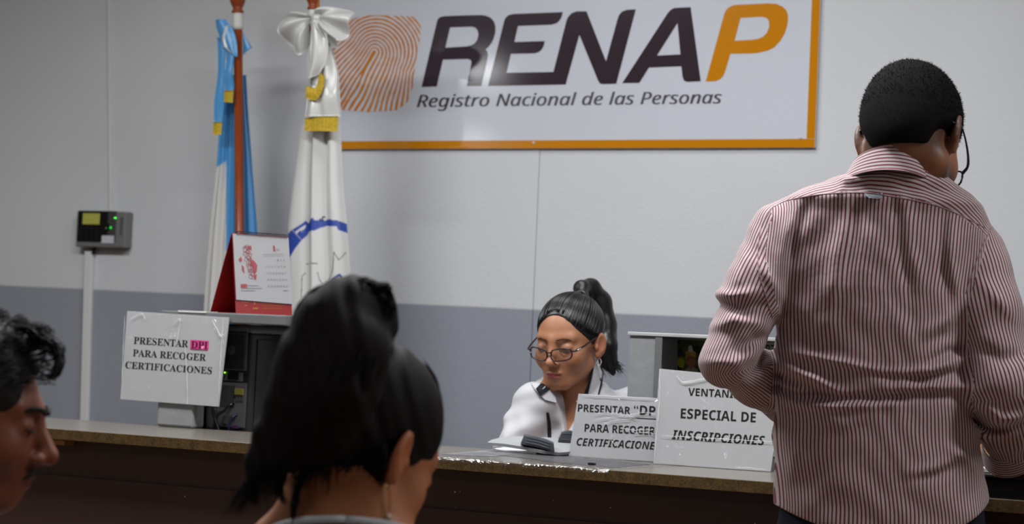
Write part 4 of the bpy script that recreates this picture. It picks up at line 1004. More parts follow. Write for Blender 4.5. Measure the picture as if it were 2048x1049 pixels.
def skin_tint(q, base, stubble=0., lip=(150, 62, 62), flush=.06):
    b = np.array(lin(base)); C = np.tile(b, (len(q), 1))
    def mixin(wt, col): C[:] = C*(1-wt[:, None])+np.asarray(col)*wt[:, None]
    ax = np.abs(q[:, 0])
    g = lambda c, r: np.exp(-(((ax-c[0])/r[0])**2+((q[:, 1]-c[1])/r[1])**2+((q[:, 2]-c[2])/r[2])**2))
    mixin(np.clip(g((.042, .07, -.035), (.022, .03, .02))*flush*3, 0, 1), lin((min(255, base[0]+18), base[1]-12, base[2]-14)))
    mixin(np.clip(g((0, .112, -.038), (.016, .016, .014))*flush*3, 0, 1), lin((min(255, base[0]+15), base[1]-14, base[2]-14)))
    mixin(np.clip(g((.082, -.015, -.005), (.02, .03, .04))*flush*5, 0, 1), lin((min(255, base[0]+14), base[1]-18, base[2]-20)))
    L_ = np.clip(1.6*np.exp(-((ax/.021)**4+((q[:, 2]+.0725)/(.0082*(1-.45*np.clip(ax/.023, 0, 1))))**4))-.25, 0, 1)*(q[:, 1] > .075)
    mixin(L_*.85, lin(lip))
    if stubble:
        w_ = np.clip((-.028-q[:, 2]+.25*np.maximum(0, .04-q[:, 1])*0)/.03, 0, 1)*np.clip((q[:, 1]+.01)/.02, 0, 1)*(q[:, 2] > -.125)
        mixin(np.clip(w_*stubble, 0, 1)*(1-L_), lin((34, 26, 24)))
    return C
def skin_material(name):
    m = tint_material(name, .48, .45); nt, N, L, b = nodes(m)
    tc = N.new('ShaderNodeTexCoord'); n = N.new('ShaderNodeTexNoise'); n.inputs['Scale'].default_value = 420; n.inputs['Detail'].default_value = 2; L.new(tc.outputs['Object'], n.inputs['Vector'])
    bp = N.new('ShaderNodeBump'); bp.inputs['Strength'].default_value = .15; bp.inputs['Distance'].default_value = .001; L.new(n.outputs[0], bp.inputs['Height']); L.new(bp.outputs[0], b.inputs['Normal'])
    b.inputs['Subsurface Weight'].default_value = .0
    return m
M_skin = skin_material('skin')
def hand_sdf(P, wrist, d, pn, side, s=1., curl=.5, spread=.25):
    """hand from the wrist along d, pn = palm normal (out of the palm), side = +1 when the thumb lies at cross(d, pn); five separate bent fingers"""
    d = np.asarray(d, float); d /= np.linalg.norm(d); pn = np.asarray(pn, float); pn -= d*(pn @ d); pn /= np.linalg.norm(pn)
    t = np.cross(d, pn)*side; w_ = np.asarray(wrist, float)
    X = lambda a, b, c: w_+s*(d*a+t*b+pn*c)
    r = cone(P, X(.0, 0, 0), X(.03, 0, 0), .024*s, .022*s)
    for b in (-.027, -.009, .009, .027): r = smin(r, cone(P, X(.022, b*.7, .0), X(.082, b, .0), .015*s, .0115*s), .012)
    for k, (b, ln) in enumerate(((.029, .072), (.010, .080), (-.010, .075), (-.028, .058))):
        a0 = curl*.5; p = X(.084, b, .001); dirb = spread*b*6
        pts = [p]; ang = a0
        for seg, f in enumerate((.45, .31, .24)):
            v = d*math.cos(ang)+pn*math.sin(ang)+t*dirb; v /= np.linalg.norm(v); pts.append(pts[-1]+v*ln*f*s); ang += curl*.8
        r = smin(r, chain(P, pts, [.0100*s, .0092*s, .0084*s, .0070*s], .003), .005)
    pts = [X(.022, .024, .004), X(.048, .046, .014), X(.078, .058, .024), X(.100, .060, .030)]
    return smin(r, chain(P, pts, [.015*s, .0115*s, .0098*s, .0078*s], .004), .009)
M_hair = mat('black_hair', (17, 14, 14), .36, .5, noise=(60, .25))
M_hair_brown = mat('dark_brown_hair', (22, 16, 14), .42, .4, noise=(50, .3))
def strands(paths, r, seg=4, taper=True):
    """thin tapering locks; one mesh, many curving lines"""
    out = []
    for p in paths:
        n = len(p); rr = r*np.clip(np.minimum(np.minimum(1, (n-1-np.arange(n))/(n*.35)+.12), np.arange(n)/(n*.2)+.15), 0, 1) if taper else np.full(n, r)
        V, F = tube(p, r, seg=seg)
        V = V.reshape(n, seg, 3); c = V.mean(1, keepdims=True); V = (c+(V-c)*(rr/r)[:, None, None]).reshape(-1, 3); out.append((V, F))
    return join(*out)

# ------------------------------------------------------------------ the clerk behind the counter
def build_clerk():
    s = Person(1150, 4.74, 'seated person with ponytail and glasses in a white shirt looking down behind the counter')
    L = s.L; sc_ = .94
    Rh = rotm(180+29, 11, 0); hc = L(1138, 684, 4.7)
    KF = 1.10
    def hq(P):
        q = ((P-hc.astype(np.float32)) @ Rh.astype(np.float32))/np.float32(sc_); z = q[:, 2]; q[:, 2] = np.where(z < -.02, -.02+(z+.02)*KF, z); return q
    def wp(q):                                            # head space -> person space
        q = np.array(q, float); z = q[2]; q[2] = -.02+(z+.02)/KF if z < -.02 else z; return q*sc_ @ Rh.T+hc
    Rb = rotm(180+24); nb_ = L(1160, 792, 4.745)
    shR, shL = L(1070, 806, 4.68), L(1286, 808, 4.80)
    elR, elL = L(1022, 922, 4.64), L(1300, 905, 4.76)
    wrR, wrL = L(1095, 942, 4.56), L(1185, 920, 4.60)
    def torso(P, o=0.):
        q = (P-nb_.astype(np.float32)) @ Rb.astype(np.float32)
        rows = [(-.62, 0, -.05, .165+o, .12+o), (-.45, 0, -.035, .158+o, .115+o), (-.3, 0, -.01, .145+o, .105+o), (-.18, 0, .0, .150+o, .112+o), (-.10, 0, -.002, .150+o, .098+o), (-.045, 0, -.006, .135+o, .078+o), (-.018, 0, -.01, .095+o, .062+o), (.01, 0, -.014, .058+o, .055+o), (.04, 0, -.012, .048+o*.5, .048+o*.5)]
        return loft_sdf(q, rows, 2.3)
    def body(P):
        d = head_sdf(hq(P), 1.)*sc_
        n0, n1 = wp((0, -.018, -.055)), nb_+np.array([0, 0, -.03])
        d = smin(d, cone(P, n0, n1, .047, .052), .022)
        d = smin(d, torso(P, -.008), .025)
        for a, b, c in ((shR, elR, wrR), (shL, elL, wrL)):
            arm = chain(P, [a, a+(b-a)*.5, b, b+(c-b)*.35, c], [.044, .041, .035, .034, .023], .02); d = smin(d, arm, .03)
        pal = np.array([0, 0, -1.])
        d = smin(d, hand_sdf(P, wrR, wrR-elR+np.array([0, 0, .01]), pal, 1, .92, .3), .012)
        d = smin(d, hand_sdf(P, wrL, wrL-elL+np.array([0, 0, .01]), pal, -1, .92, .3), .012)
        return d
    lo = np.min([shR, shL, elR, elL, wrR, wrL], 0)-.14; hi = np.max([shR, shL, elR, elL, hc+.15], 0)+.1; lo[2] = .55
    X, F = nets(body, lo, hi, .0026)
    o = s.add('body', (X, F), M_skin); set_tint(o, skin_tint(hq(X.astype(np.float32)).astype(float), (166, 114, 84), 0, (132, 50, 60)))
    # hair: combed back from the hairline to a high tie
    tie = np.array([0, -.083, .098])
    def hair(P):
        q = hq(P)
        h = ell(q, (0, -.017, .0335), (.0805, .0975, .0875))
        h = smax(h, -ell(q, (0, .092, -.035), (.0770, .066, .1200)), .005)
        h = smax(h, -(q[:, 2]-(-.010+.72*q[:, 1])), .006)
        return h*sc_
    lo = hc-.16; hi = hc+.16
    X, F = nets(hair, lo, hi, .0028); hr = s.add('hair', (X, F), M_hair, label='black hair combed back')
    loc = []
    cen = np.array([0, -.017, .0335]); rad = np.array([.0815, .0985, .0885])
    r = np.random.default_rng(3)
    for k in range(330):
        u = r.uniform(-1, 1); 
        # start on the hairline (front) or the nape, follow the shell to the tie
        if k % 4:
            a = u*1.75; st_ = np.array([math.sin(a)*.078, .0, 0]); st_[2] = .074-.062*abs(math.sin(a*.9))**1.5; st_[1] = .075*math.cos(a*.85)-.012*abs(math.sin(a))
        else:
            a = u*2.2; st_ = np.array([math.sin(a)*.07, -.035-.05*math.cos(a*.6), -.045-.035*math.cos(a)])
        d0 = (st_-cen)/rad; d0 /= np.linalg.norm(d0); d1 = (tie-cen)/rad; d1 /= np.linalg.norm(d1)
        om = math.acos(np.clip(d0 @ d1, -1, 1)); T = np.linspace(.02, 1, 15); lift = 1+.006*r.random()
        w_ = np.array([wp(cen+rad*lift*((math.sin((1-t)*om)*d0+math.sin(t*om)*d1)/max(math.sin(om), 1e-3))) for t in T]); w_ = w_[hair(w_.astype(np.float32)) < .0022]
        if len(w_) > 4: loc.append(w_)
    s.add('hair_locks', strands(loc, .0013), M_hair, True, hr)
    tpts = [wp(tie), L(1163, 577, 4.79), L(1181, 578, 4.82), L(1198, 606, 4.84), L(1207, 650, 4.84), L(1211, 692, 4.82), L(1217, 722, 4.82), L(1226, 748, 4.81)]
    trad = [.017, .017, .023, .029, .030, .027, .020, .006]
    tail = lambda P: chain(P, tpts, trad, .014)
    lo = np.min(tpts, 0)-.05; hi = np.max(tpts, 0)+.05
    X, F = nets(tail, lo, hi, .0035); pt = s.add('ponytail', (X, F), M_hair, label='long black ponytail')
    loc = []; cp = spline(tpts[1:], 40); cr = np.interp(np.linspace(0, 1, 40), np.linspace(0, 1, 7), trad[1:])
    for k in range(150):
        a = r.uniform(0, 6.28); w_ = r.uniform(.75, 1.04); x_ = np.array([math.cos(a), math.sin(a), 0])
        n0 = int(r.integers(0, 6)); out = cp[n0:]+x_*(cr[n0:]*w_)[:, None]
        if k % 3 == 0:
            e = out[-9]+np.array([r.uniform(.004, .030), 0, r.uniform(-.050, -.032)]); out = np.vstack([out[:-10], spline([out[-10], out[-9]*.5+e*.5+np.array([-.004, 0, -.003]), e], 9)])
        loc.append(out)
    for k in range(40):
        e = L(1236+r.uniform(0, 17), 738+r.uniform(-8, 10), 4.81); loc.append(spline([cp[20]+[.024, 0, 0], cp[28]+[.022, 0, -.004], L(1226+r.uniform(0, 6), 722+r.uniform(-6, 10), 4.81), e], 16))
    s.add('hair_locks', strands(loc, .0011), M_hair, True, pt)
    s.add('hair_tie', tube([wp(tie+np.array([.017*math.cos(a), -.012*0+.006, .017*math.sin(a)])) for a in np.linspace(0, 6.3, 18)], .005, seg=8), M_hair, True, pt)
    # brows, lashes
    bw_ = []
    for sg in (-1, 1): bw_.append(tube([wp((sg*x, y, z)) for x, y, z in ((.014, .0945, .0195), (.026, .0915, .0225), (.038, .083, .0220), (.047, .074, .0165))], [.0018, .0024, .002, .0008], 14, 6))
    s.add('eyebrows', join(*bw_), mat('brow_hair', (84, 54, 40), .7, .2))
    la = []
    for sg in (-1, 1): la.append(tube([wp((sg*x, y, z)) for x, y, z in ((.017, .0855, -.0055), (.025, .0890, -.0085), (.033, .0885, -.0092), (.041, .0840, -.0072), (.046, .0790, -.0045))], .0011, 14, 6))
    s.add('eyelashes', join(*la), M_hair)
    # glasses
    M_frame = mat('burgundy_acetate', (42, 20, 26), .25, .5)
    g = s.root
    ang = np.linspace(0, 2*math.pi, 40)
    def lens_loop(sg, k=1.):
        P_ = []
        for a in ang:
            c, n = math.cos(a), math.sin(a)
            x = .0258*k*np.sign(c)*abs(c)**.5; z = .0152*k*np.sign(n)*abs(n)**.6
            z2 = z-.0010*(x*sg/.026 if n > 0 else 0); x2 = x*(1-.10*(n < 0)*abs(n))
            X_ = sg*.0315+x2; P_.append((X_, .1085-.9*X_*X_*4, z2-.0140+.003*(x*sg/.026)))
        return P_
    fr = []
    for sg in (-1, 1): fr.append(tube([wp(p) for p in lens_loop(sg)], .0020, seg=6))
    fr.append(tube([wp(p) for p in ((-.0055, .1085, -.0090), (0, .1135, -.0075), (.0055, .1085, -.0090))], .0019, 9, 6))
    gl = s.add('glasses', join(*fr), M_frame, label='dark red rimmed glasses')
    for sg in (-1, 1):
        s.add('temple', tube([wp((sg*x, y, z)) for x, y, z in ((.0570, .097, -.0050), (.066, .091, -.0035), (.0735, .06, .003), (.0785, .01, .0135), (.0765, -.012, .0115))], [.0022, .0030, .0022, .0016, .0015], 20, 6), M_frame, True, gl)
        pl_ = [wp(p) for p in lens_loop(sg, .97)[:-1]]; c = np.mean(pl_, 0); n = len(pl_)
        s.add('lens', (np.vstack([pl_, [c]]), [(i, (i+1) % n, n) for i in range(n)]), M_lens, True, gl)
    p = wp((.0655*1, .0935, .0))
    s.add('hinge_badge', tube([wp((-.0685, .0895, -.0030)), wp((-.0722, .076, -.0004))], .0017, seg=6), mat('silver_badge', (190, 190, 190), .3, .5, .6), True, gl)
    ee = wp((-.0775, -.008, -.043)) if True else None
    ring = [ee+np.array([.0055*math.sin(a), .002*math.cos(a), -.0085+.0085*math.cos(a)]) for a in np.linspace(0, 6.28, 20)]
    s.add('earring', tube(ring, .0014, seg=6), mat('silver', (200, 196, 185), .25, .5, .9), label='small silver hoop earring')
    # white shirt with an open neck
    zb = L(1117, 874, 4.6)[2]-nb_[2]
    def shirt(P, cut=True):
        d = torso(P, .012)
        for a, b in ((shR, elR), (shL, elL)):
            e = a+(b-a)*.97; d = smin(d, chain(P, [a+(nb_-a)*.25+np.array([0, 0, -.012]), a, a+(b-a)*.5, e], [.044, .046, .049, .052], .02), .03)
        q = (P-nb_.astype(np.float32)) @ Rb.astype(np.float32)
        f = .006*np.sin(55*q[:, 0]+38*q[:, 2]+3*np.sin(14*q[:, 2]))*np.clip((-.02-q[:, 2])/.06, 0, 1)+.0035*np.sin(105*q[:, 0]-45*q[:, 2]+2)*np.clip((-.03-q[:, 2])/.05, 0, 1)+.0015*np.sin(140*q[:, 2]+50*q[:, 0])
        d = d+f
        if not cut: return d
        nk = np.hypot(q[:, 0], q[:, 1]+.014)-.080; d = smax(d, np.minimum(q[:, 2]-(.022-.25*q[:, 1]), -nk), .006)   # neckline
        V = np.abs(q[:, 0]+.008)-(.0015+.30*np.maximum(q[:, 2]-zb, -.004)); V = np.maximum(V, .02-q[:, 1])
        d = smax(d, -V, .004)
        for a, b in ((shR, elR), (shL, elL)):                                  # sleeve hems
            dv = (b-a)/np.linalg.norm(b-a); near = np.minimum(1e9, vlen(P-(a+(b-a)*.97).astype(np.float32))-.085)
            d = smax(d, np.where(near < 0, (P-(a+(b-a)*.93).astype(np.float32)) @ dv.astype(np.float32), -1).astype(np.float32), .003)
        return d
    lo = np.min([shR, shL, elR, elL], 0)-.1; hi = np.max([shR, shL, elR, elL], 0)+.1; lo[2] = nb_[2]-.42; lo[1] -= .05; hi[1] += .1; hi[2] = nb_[2]+.06
    X, F = nets(shirt, lo, hi, .0034)
    M_white = mat('white_cotton', (188, 188, 192), .8, .3, sheen=.2, bump=(700, .12, .001)); M_navy = mat('navy_trim', (20, 20, 30), .7, .3)
    sh = s.add('shirt', (X, F), M_white, label='white open-necked shirt')
    full = lambda P: np.minimum(shirt(P, False), cone(P, wp((0, -.018, -.055)), nb_+np.array([0, 0, -.03]), .056, .060))
    K = dict(parent=sh)
    s.patch('collar', full, None, 4.5, M_white, 12, 16, .007, .003, sides=([(1062, 768), (1071, 780), (1090, 800)], [(1092, 752), (1108, 780), (1113, 806)]), label='white collar', **K)
    s.patch('collar_facing', full, None, 4.5, M_navy, 10, 12, .011, .003, sides=([(1072.6, 777), (1077, 785), (1081.8, 792.5)], [(1094.5, 753), (1099, 763), (1104.7, 776)]), label='navy collar facing', **K)
    s.patch('buttonhole', full, [(1085, 778), (1090, 773), (1091, 774), (1086, 779)], 4.5, M_white, 3, 3, .0125, .0008, **K)
    s.patch('collar', full, None, 4.55, M_white, 12, 18, .010, .003, sides=([(1190.5, 718), (1186, 750), (1176, 792)], [(1195, 720), (1204, 745), (1195, 792)]), label='white collar', **K)
    s.patch('collar_facing', full, None, 4.55, M_navy, 8, 16, .008, .003, sides=([(1188, 722), (1178, 766), (1166, 792)], [(1191, 722), (1187, 755), (1177, 792)]), label='navy collar facing', **K)
    s.patch('collar_facing', full, None, 4.55, M_navy, 8, 14, .008, .003, sides=([(1202, 742), (1199, 765), (1194, 787)], [(1207, 749), (1204, 770), (1198, 790)]), label='navy collar edge', **K)
    s.patch('placket', full, None, 4.5, M_navy, 6, 12, .002, .0015, sides=([(1093, 826), (1095, 850), (1096, 882)], [(1098, 826), (1102, 850), (1103, 882)]), label='navy strip down the front', **K)
    # trousers and seat (hidden behind the counter)
    hp = nb_+np.array([0, .03, -.60])
    def tr(P):
        d = ell(P, hp, (.175, .14, .12))
        for sg in (-1, 1):
            k = hp+Rb @ np.array([sg*.1, .36, -.02]); f = k+np.array([0, 0, -hp[2]+.06]); d = smin(d, chain(P, [hp+Rb @ np.array([sg*.085, .02, -.02]), k, f+Rb @ np.array([0, .02, 0])], [.085, .062, .045], .03), .04)
        return d
    X, F = nets(tr, hp-np.array([.5, .62, .6]), hp+np.array([.4, .3, .2]), .009); s.add('trousers', (X, F), mat('dark_trousers', (30, 30, 36), .8))
    sh_ = []
    for sg in (-1, 1):
        k = hp+Rb @ np.array([sg*.1, .42, -hp[2]+.035]); sh_.append(blob(k, (.045, .1, .034)))
    s.add('shoes', join(*sh_), M_blackp)
    # office chair under the clerk
    cw = s.loc+(hp @ s.W.T); seat_z = hp[2]-.125
    ch = thing('office_chair', (cw[0], cw[1], 0), 'dark office chair the clerk sits on behind the counter', 'chair', PSI)
    obj('seat', box((-.17, -.17, seat_z-.06), (.17, .19, seat_z), .02), M_blackp, ch, local=True); obj('backrest', box((-.19, .21, seat_z+.12), (.19, .25, seat_z+.3), .02), M_blackp, ch, local=True)
    obj('post', lathe([(.03, .05), (.03, seat_z-.062)], (0, 0, 0)), M_silver, ch, True, local=True); obj('back_support', box((-.03, .2, seat_z-.05), (.03, .21, seat_z+.2), .003), M_silver, ch, local=True)
    for k in range(5):
        a = k*2*math.pi/5; obj('leg', tube([(0, 0, .07), (.2*math.cos(a), .2*math.sin(a), .03)], [.02, .03], 6, 8), M_blackp, ch, True, local=True)
    return s
def lens_material():
    m = bpy.data.materials.new('spectacle_lens'); m.use_nodes = True; nt = m.node_tree; N, L = nt.nodes, nt.links
    N.remove(N['Principled BSDF']); out = N['Material Output']; tr = N.new('ShaderNodeBsdfTransparent'); gl = N.new('ShaderNodeBsdfGlossy'); gl.inputs['Roughness'].default_value = .03
    mx = N.new('ShaderNodeMixShader'); mx.inputs[0].default_value = .07; L.new(tr.outputs[0], mx.inputs[1]); L.new(gl.outputs[0], mx.inputs[2]); L.new(mx.outputs[0], out.inputs['Surface']); return m
M_lens = lens_material()
clerk = build_clerk()

# ------------------------------------------------------------------ the man in the striped shirt, seen from behind
def stripe_material():
    m = mat('striped_cotton', (190, 180, 180), .8, .25, sheen=.15); nt, N, L, b = nodes(m)
    a = N.new('ShaderNodeAttribute'); a.attribute_name = 'stripe'
    d = N.new('ShaderNodeMath'); d.operation = 'DIVIDE'; d.inputs[1].default_value = .0069; L.new(a.outputs['Fac'], d.inputs[0])
    f = N.new('ShaderNodeMath'); f.operation = 'FRACT'; L.new(d.outputs[0], f.inputs[0])
    r = N.new('ShaderNodeValToRGB'); e = r.color_ramp.elements; red = (*lin((112, 26, 46)), 1); wh = (*lin((184, 173, 173)), 1); nv = (*lin((72, 34, 56)), 1)
    e[0].position = 0; e[0].color = wh; e[1].position = .50; e[1].color = wh
    for p_, c_ in ((.56, nv), (.64, red), (.84, red), (.90, nv), (.96, wh)): q = e.new(p_); q.color = c_
    L.new(f.outputs[0], r.inputs[0]); L.new(r.outputs[0], b.inputs['Base Color'])
    tc = N.new('ShaderNodeTexCoord'); n = N.new('ShaderNodeTexNoise'); n.inputs['Scale'].default_value = 38; n.inputs['Detail'].default_value = 4; L.new(tc.outputs['Object'], n.inputs['Vector'])
    bp = N.new('ShaderNodeBump'); bp.inputs['Strength'].default_value = .35; bp.inputs['Distance'].default_value = .004; L.new(n.outputs[0], bp.inputs['Height']); L.new(bp.outputs[0], b.inputs['Normal'])
    return m
M_stripe = stripe_material()
M_crop = mat('cropped_hair', (12, 10, 10), .85, .12, bump=(900, .6, .002))
def set_stripe(o, v):
    a = o.data.attributes.new('stripe', 'FLOAT', 'POINT'); a.data.foreach_set('value', np.asarray(v, np.float32))
def seg_dist(x, z, a, b):
    ax, az, bx, bz = a[0], a[2], b[0], b[2]; vx, vz = bx-ax, bz-az
    t = np.clip(((x-ax)*vx+(z-az)*vz)/(vx*vx+vz*vz+1e-9), 0, 1); return np.hypot(x-ax-t*vx, z-az-t*vz), t
def build_man():
    s = Person(1760, 3.5, 'standing person in a red and white striped shirt, back turned, at the counter')
    L = s.L; D0 = 3.5
    hc = L(1824, 276, 3.49); Rh = rotm(32, 33, -5); sc_ = 1.05
    hq = lambda P: ((P-hc.astype(np.float32)) @ Rh.astype(np.float32))/sc_
    wp = lambda q: np.asarray(q)*sc_ @ Rh.T+hc
    nk = L(1790, 352, 3.47)
    # outline of the torso: photo rows (y, left, right), depth half width
    rows = [(318, 1738, 1842, .074), (338, 1722, 1862, .080), (352, 1690, 1884, .086), (368, 1650, 1908, .090), (385, 1608, 1934, .086), (405, 1572, 1960, .092), (430, 1552, 1974, .098), (470, 1546, 1968, .106), (520, 1544, 1956, .114), (580, 1546, 1940, .120), (650, 1550, 1936, .122), (720, 1553, 1940, .120), (800, 1552, 1948, .119), (880, 1549, 1955, .121), (960, 1548, 1968, .124), (1010, 1548, 1975, .126), (1075, 1548, 1980, .127)]
    prof = []
    for y, a, b, dp in rows:
        A, B = L(a, y, D0), L(b, y, D0); prof.append(((A[2]+B[2])/2, (A[0]+B[0])/2, A[1]*.5+B[1]*.5-.01*(y < 420), (B[0]-A[0])/2, dp))
    prof = sorted(prof); P_ = np.array(prof)
    lean = lambda z: np.interp(z, P_[:, 0], P_[:, 1])
    # photo rows are tilted by the camera roll: undo it inside the loft by shearing height with x
    def torso(P, o=0.):
        q = P.copy(); q[:, 2] = P[:, 2]+0.0*(P[:, 0]-P_[8, 1])
        pr = [(z, cx, cy, a+o, d+o) for z, cx, cy, a, d in prof]; return loft_sdf(q, pr, 2.35)
    sL, eL, cL = L(1562, 470, 3.50), L(1455, 722, 3.43), L(1566, 790, 3.63)
    wL = L(1918, 892, 3.80)
    sR, eR, cR = L(1944, 505, 3.49), L(2003, 770, 3.42), L(2022, 893, 3.58)
    wR = L(2036, 918, 3.66)
    def armL(P, o=0.): return smin(chain(P, [sL, sL+(eL-sL)*.45, eL], [.060+o, .056+o, .046+o], .02), chain(P, [eL, eL+(cL-eL)*.5, cL], [.043+o, .047+o, .044+o], .02), .010)
    def armR(P, o=0.): return smin(chain(P, [sR, sR+(eR-sR)*.45, eR], [.058+o, .061+o, .056+o], .02), chain(P, [eR, eR+(cR-eR)*.5, cR], [.056+o, .058+o, .044+o], .02), .025)
    # folds: photo polylines with depth (m, + is a ridge towards the viewer) and width
    F_ = []
    def fold(pts, amp, w_): 
        Q = [L(x, y, 3.38) for x, y in pts]; F_.append((Q, amp, w_))
    fold([(1555, 775), (1600, 795), (1680, 799), (1780, 797), (1860, 795)], -.008, .008)
    fold([(1555, 792), (1620, 812), (1700, 812), (1800, 808)], .006, .009)
    fold([(1560, 730), (1620, 755), (1690, 790)], .008, .010); fold([(1560, 750), (1610, 772), (1650, 795)], -.006, .007)
    fold([(1585, 705), (1680, 725), (1740, 745), (1830, 757)], .007, .009); fold([(1690, 738), (1760, 752), (1850, 758), (1930, 745)], -.008, .007)
    fold([(1780, 748), (1860, 742), (1940, 715)], .006, .009)
    fold([(1750, 775), (1840, 780), (1920, 772), (1950, 785)], .006, .009); fold([(1790, 792), (1850, 786), (1930, 800)], -.006, .007)
    fold([(1945, 700), (1900, 705), (1860, 725)], -.005, .008)
    fold([(1640, 830), (1690, 850), (1740, 830)], .003, .012); fold([(1820, 950), (1880, 935), (1930, 905)], .005, .011); fold([(1810, 962), (1870, 952), (1935, 930)], -.004, .009)
    fold([(1900, 900), (1940, 915), (1960, 945)], .005, .010); fold([(1560, 870), (1590, 910), (1590, 960)], .004, .012)
    fold([(1535, 560), (1560, 600), (1600, 640), (1620, 690)], -.006, .010); fold([(1525, 520), (1550, 575), (1575, 630)], .006, .010)
    fold([(1600, 410), (1580, 470), (1570, 540)], .005, .010); fold([(1625, 405), (1600, 470), (1600, 520)], -.004, .009)
    fold([(1700, 388), (1690, 450), (1670, 540), (1660, 640)], .005, .012); fold([(1716, 388), (1712, 470), (1695, 560)], -.005, .009)
    fold([(1795, 395), (1800, 470), (1815, 560), (1830, 660)], -.004, .010); fold([(1812, 400), (1822, 480), (1840, 570)], .004, .012)
    fold([(1900, 420), (1885, 480), (1890, 550), (1910, 620)], -.005, .010); fold([(1915, 440), (1905, 520), (1925, 590)], .005, .010)
    fold([(1930, 600), (1900, 640), (1850, 665)], .005, .010); fold([(1935, 625), (1905, 668), (1850, 690)], -.005, .009)
    fold([(1650, 330), (1700, 352), (1735, 350)], .004, .008); fold([(1700, 350), (1690, 372), (1680, 388)], .004, .007)
    # sleeve folds
    fold([(1430, 580), (1465, 592), (1510, 585)], .009, .010); fold([(1440, 605), (1490, 620), (1540, 605)], -.006, .009)
    fold([(1420, 655), (1470, 640), (1530, 650)], .006, .010); fold([(1470, 700), (1510, 680), (1545, 672)], -.007, .009); fold([(1410, 725), (1470, 728), (1525, 705)], .006, .010)
    fold([(1480, 775), (1525, 735), (1550, 712)], -.007, .008); fold([(1500, 500), (1480, 560), (1450, 590)], .005, .012)
    fold([(1970, 560), (2000, 600), (2035, 640)], .004, .012); fold([(1955, 690), (2000, 720), (2045, 710)], -.005, .012)
    fold([(1960, 810), (2000, 842), (2046, 836)], .010, .010); fold([(1955, 830), (1990, 862), (2046, 858)], -.008, .009); fold([(1960, 850), (2000, 882), (2046, 868)], .006, .008)
    def wrinkle(P):
        d = np.zeros(len(P), np.float32)
        for Q, amp, w_ in F_:
            lo_ = np.min(Q, 0)-.05; hi_ = np.max(Q, 0)+.05
            m = (P[:, 0] > lo_[0]) & (P[:, 0] < hi_[0]) & (P[:, 2] > lo_[2]) & (P[:, 2] < hi_[2]) & (P[:, 1] < P_[8, 2]+.03)
            if not m.any(): continue
            x, z = P[m, 0], P[m, 2]; best = np.full(m.sum(), 9.); tt = np.zeros(m.sum()); n = len(Q)-1
            for i in range(n):
                e, t = seg_dist(x, z, Q[i], Q[i+1]); g = e < best; best = np.where(g, e, best); tt = np.where(g, (i+t)/n, tt)
            d[m] += 1.35*amp*np.exp(-(best/w_)**2)*np.sin(np.pi*np.clip(tt*.9+.05, 0, 1))**.6
        x, y, z = P[:, 0], P[:, 1], P[:, 2]
        d += .0012*np.sin(46*x+17*z+3*np.sin(21*z))+.0010*np.sin(31*z-23*x+4*np.sin(13*x+9*y))+.0007*np.sin(90*z+35*x+5*np.sin(25*x))
        return d
    zc = nk[2]
    hemz = L(1760, 1062, D0)[2]
    def shirt(P):
        d = smin(torso(P), np.minimum(armL(P), armR(P)), .013)-wrinkle(P)
        x = np.abs(P[:, 0]-P_[2, 1])/.187
        return d
    lo = np.array([min(eL[0], sL[0])-.12, min(sL[1], eR[1])-.19, hemz-.02]); hi = np.array([eR[0]+.12, cL[1]+.12, L(1790, 330, 3.5)[2]+.05])
    def shirt_cut(P):
        d = shirt(P)
        xx = (P[:, 0]-P_[1, 1])/.1875                                             # curved shirt tail: low at the back middle, high at the sides
        hem = hemz+np.where(xx > 0, .108, .062)*np.clip(np.abs(xx)-.25, 0, 1)**1.7-.0
        intr = np.minimum(vlen(P-cL.astype(np.float32)), vlen(P-cR.astype(np.float32)))
        dt = torso(P)
        d = smax(d, np.where(dt < .03, hem-P[:, 2], -1).astype(np.float32), .003)
        for c, e in ((cL, eL), (cR, eR)):                                          # sleeve ends
            v = (c-e)/np.linalg.norm(c-e); r = vlen(P-c.astype(np.float32)); 
            d = smax(d, np.where(r < .09, (P-c.astype(np.float32)) @ v.astype(np.float32)-.012, -1).astype(np.float32), .003)
        return d
    X, F = nets(shirt_cut, lo, hi, .0038)
    Xf = X.astype(np.float32); dT, dL, dR = torso(Xf), armL(Xf), armR(Xf)
    seam = np.array([L(x, y, 3.4) for x, y in ((1520, 440), (1542, 416), (1575, 401), (1640, 389), (1700, 385.5), (1740, 385.5), (1765, 390), (1850, 405), (1900, 421), (1975, 460), (2010, 490))])
    zs = np.interp(X[:, 0], seam[:, 0], seam[:, 2])
    yback = np.interp(X[:, 2], P_[:, 0], P_[:, 2])
    over = X[:, 2] > np.where(X[:, 1] < P_[8, 2]+.02, zs, zs+.02)
    ahL = np.array([L(x, y, 3.45) for x, y in ((1547, 410), (1522, 455), (1516, 520), (1522, 560), (1545, 640), (1552, 700))]); ahR = np.array([L(x, y, 3.45) for x, y in ((1986, 452), (1966, 490), (1947, 540), (1930, 590), (1932, 650), (1945, 740))])
    xl = np.interp(-X[:, 2], -ahL[:, 2], ahL[:, 0]); xr = np.interp(-X[:, 2], -ahR[:, 2], ahR[:, 0])
    isL = ((X[:, 0] < xl) | (dL < dT-.012)) & (X[:, 0] < xl+.012) & (dL < .016); isR = ((X[:, 0] > xr) | (dR < dT-.012)) & (X[:, 0] > xr-.012) & (dR < .016)
    isL |= (dL < dT-.02) & (X[:, 1] > P_[8, 2]+.05); isR |= (dR < dT-.02) & (X[:, 1] > P_[8, 2]+.05)
    lab = np.where(isL, 1, np.where(isR, 2, np.where(over, 3, 0)))
    # the pattern runs with the cloth: distance round the body, round the sleeve, or up the yoke
    wr = wrinkle(Xf)
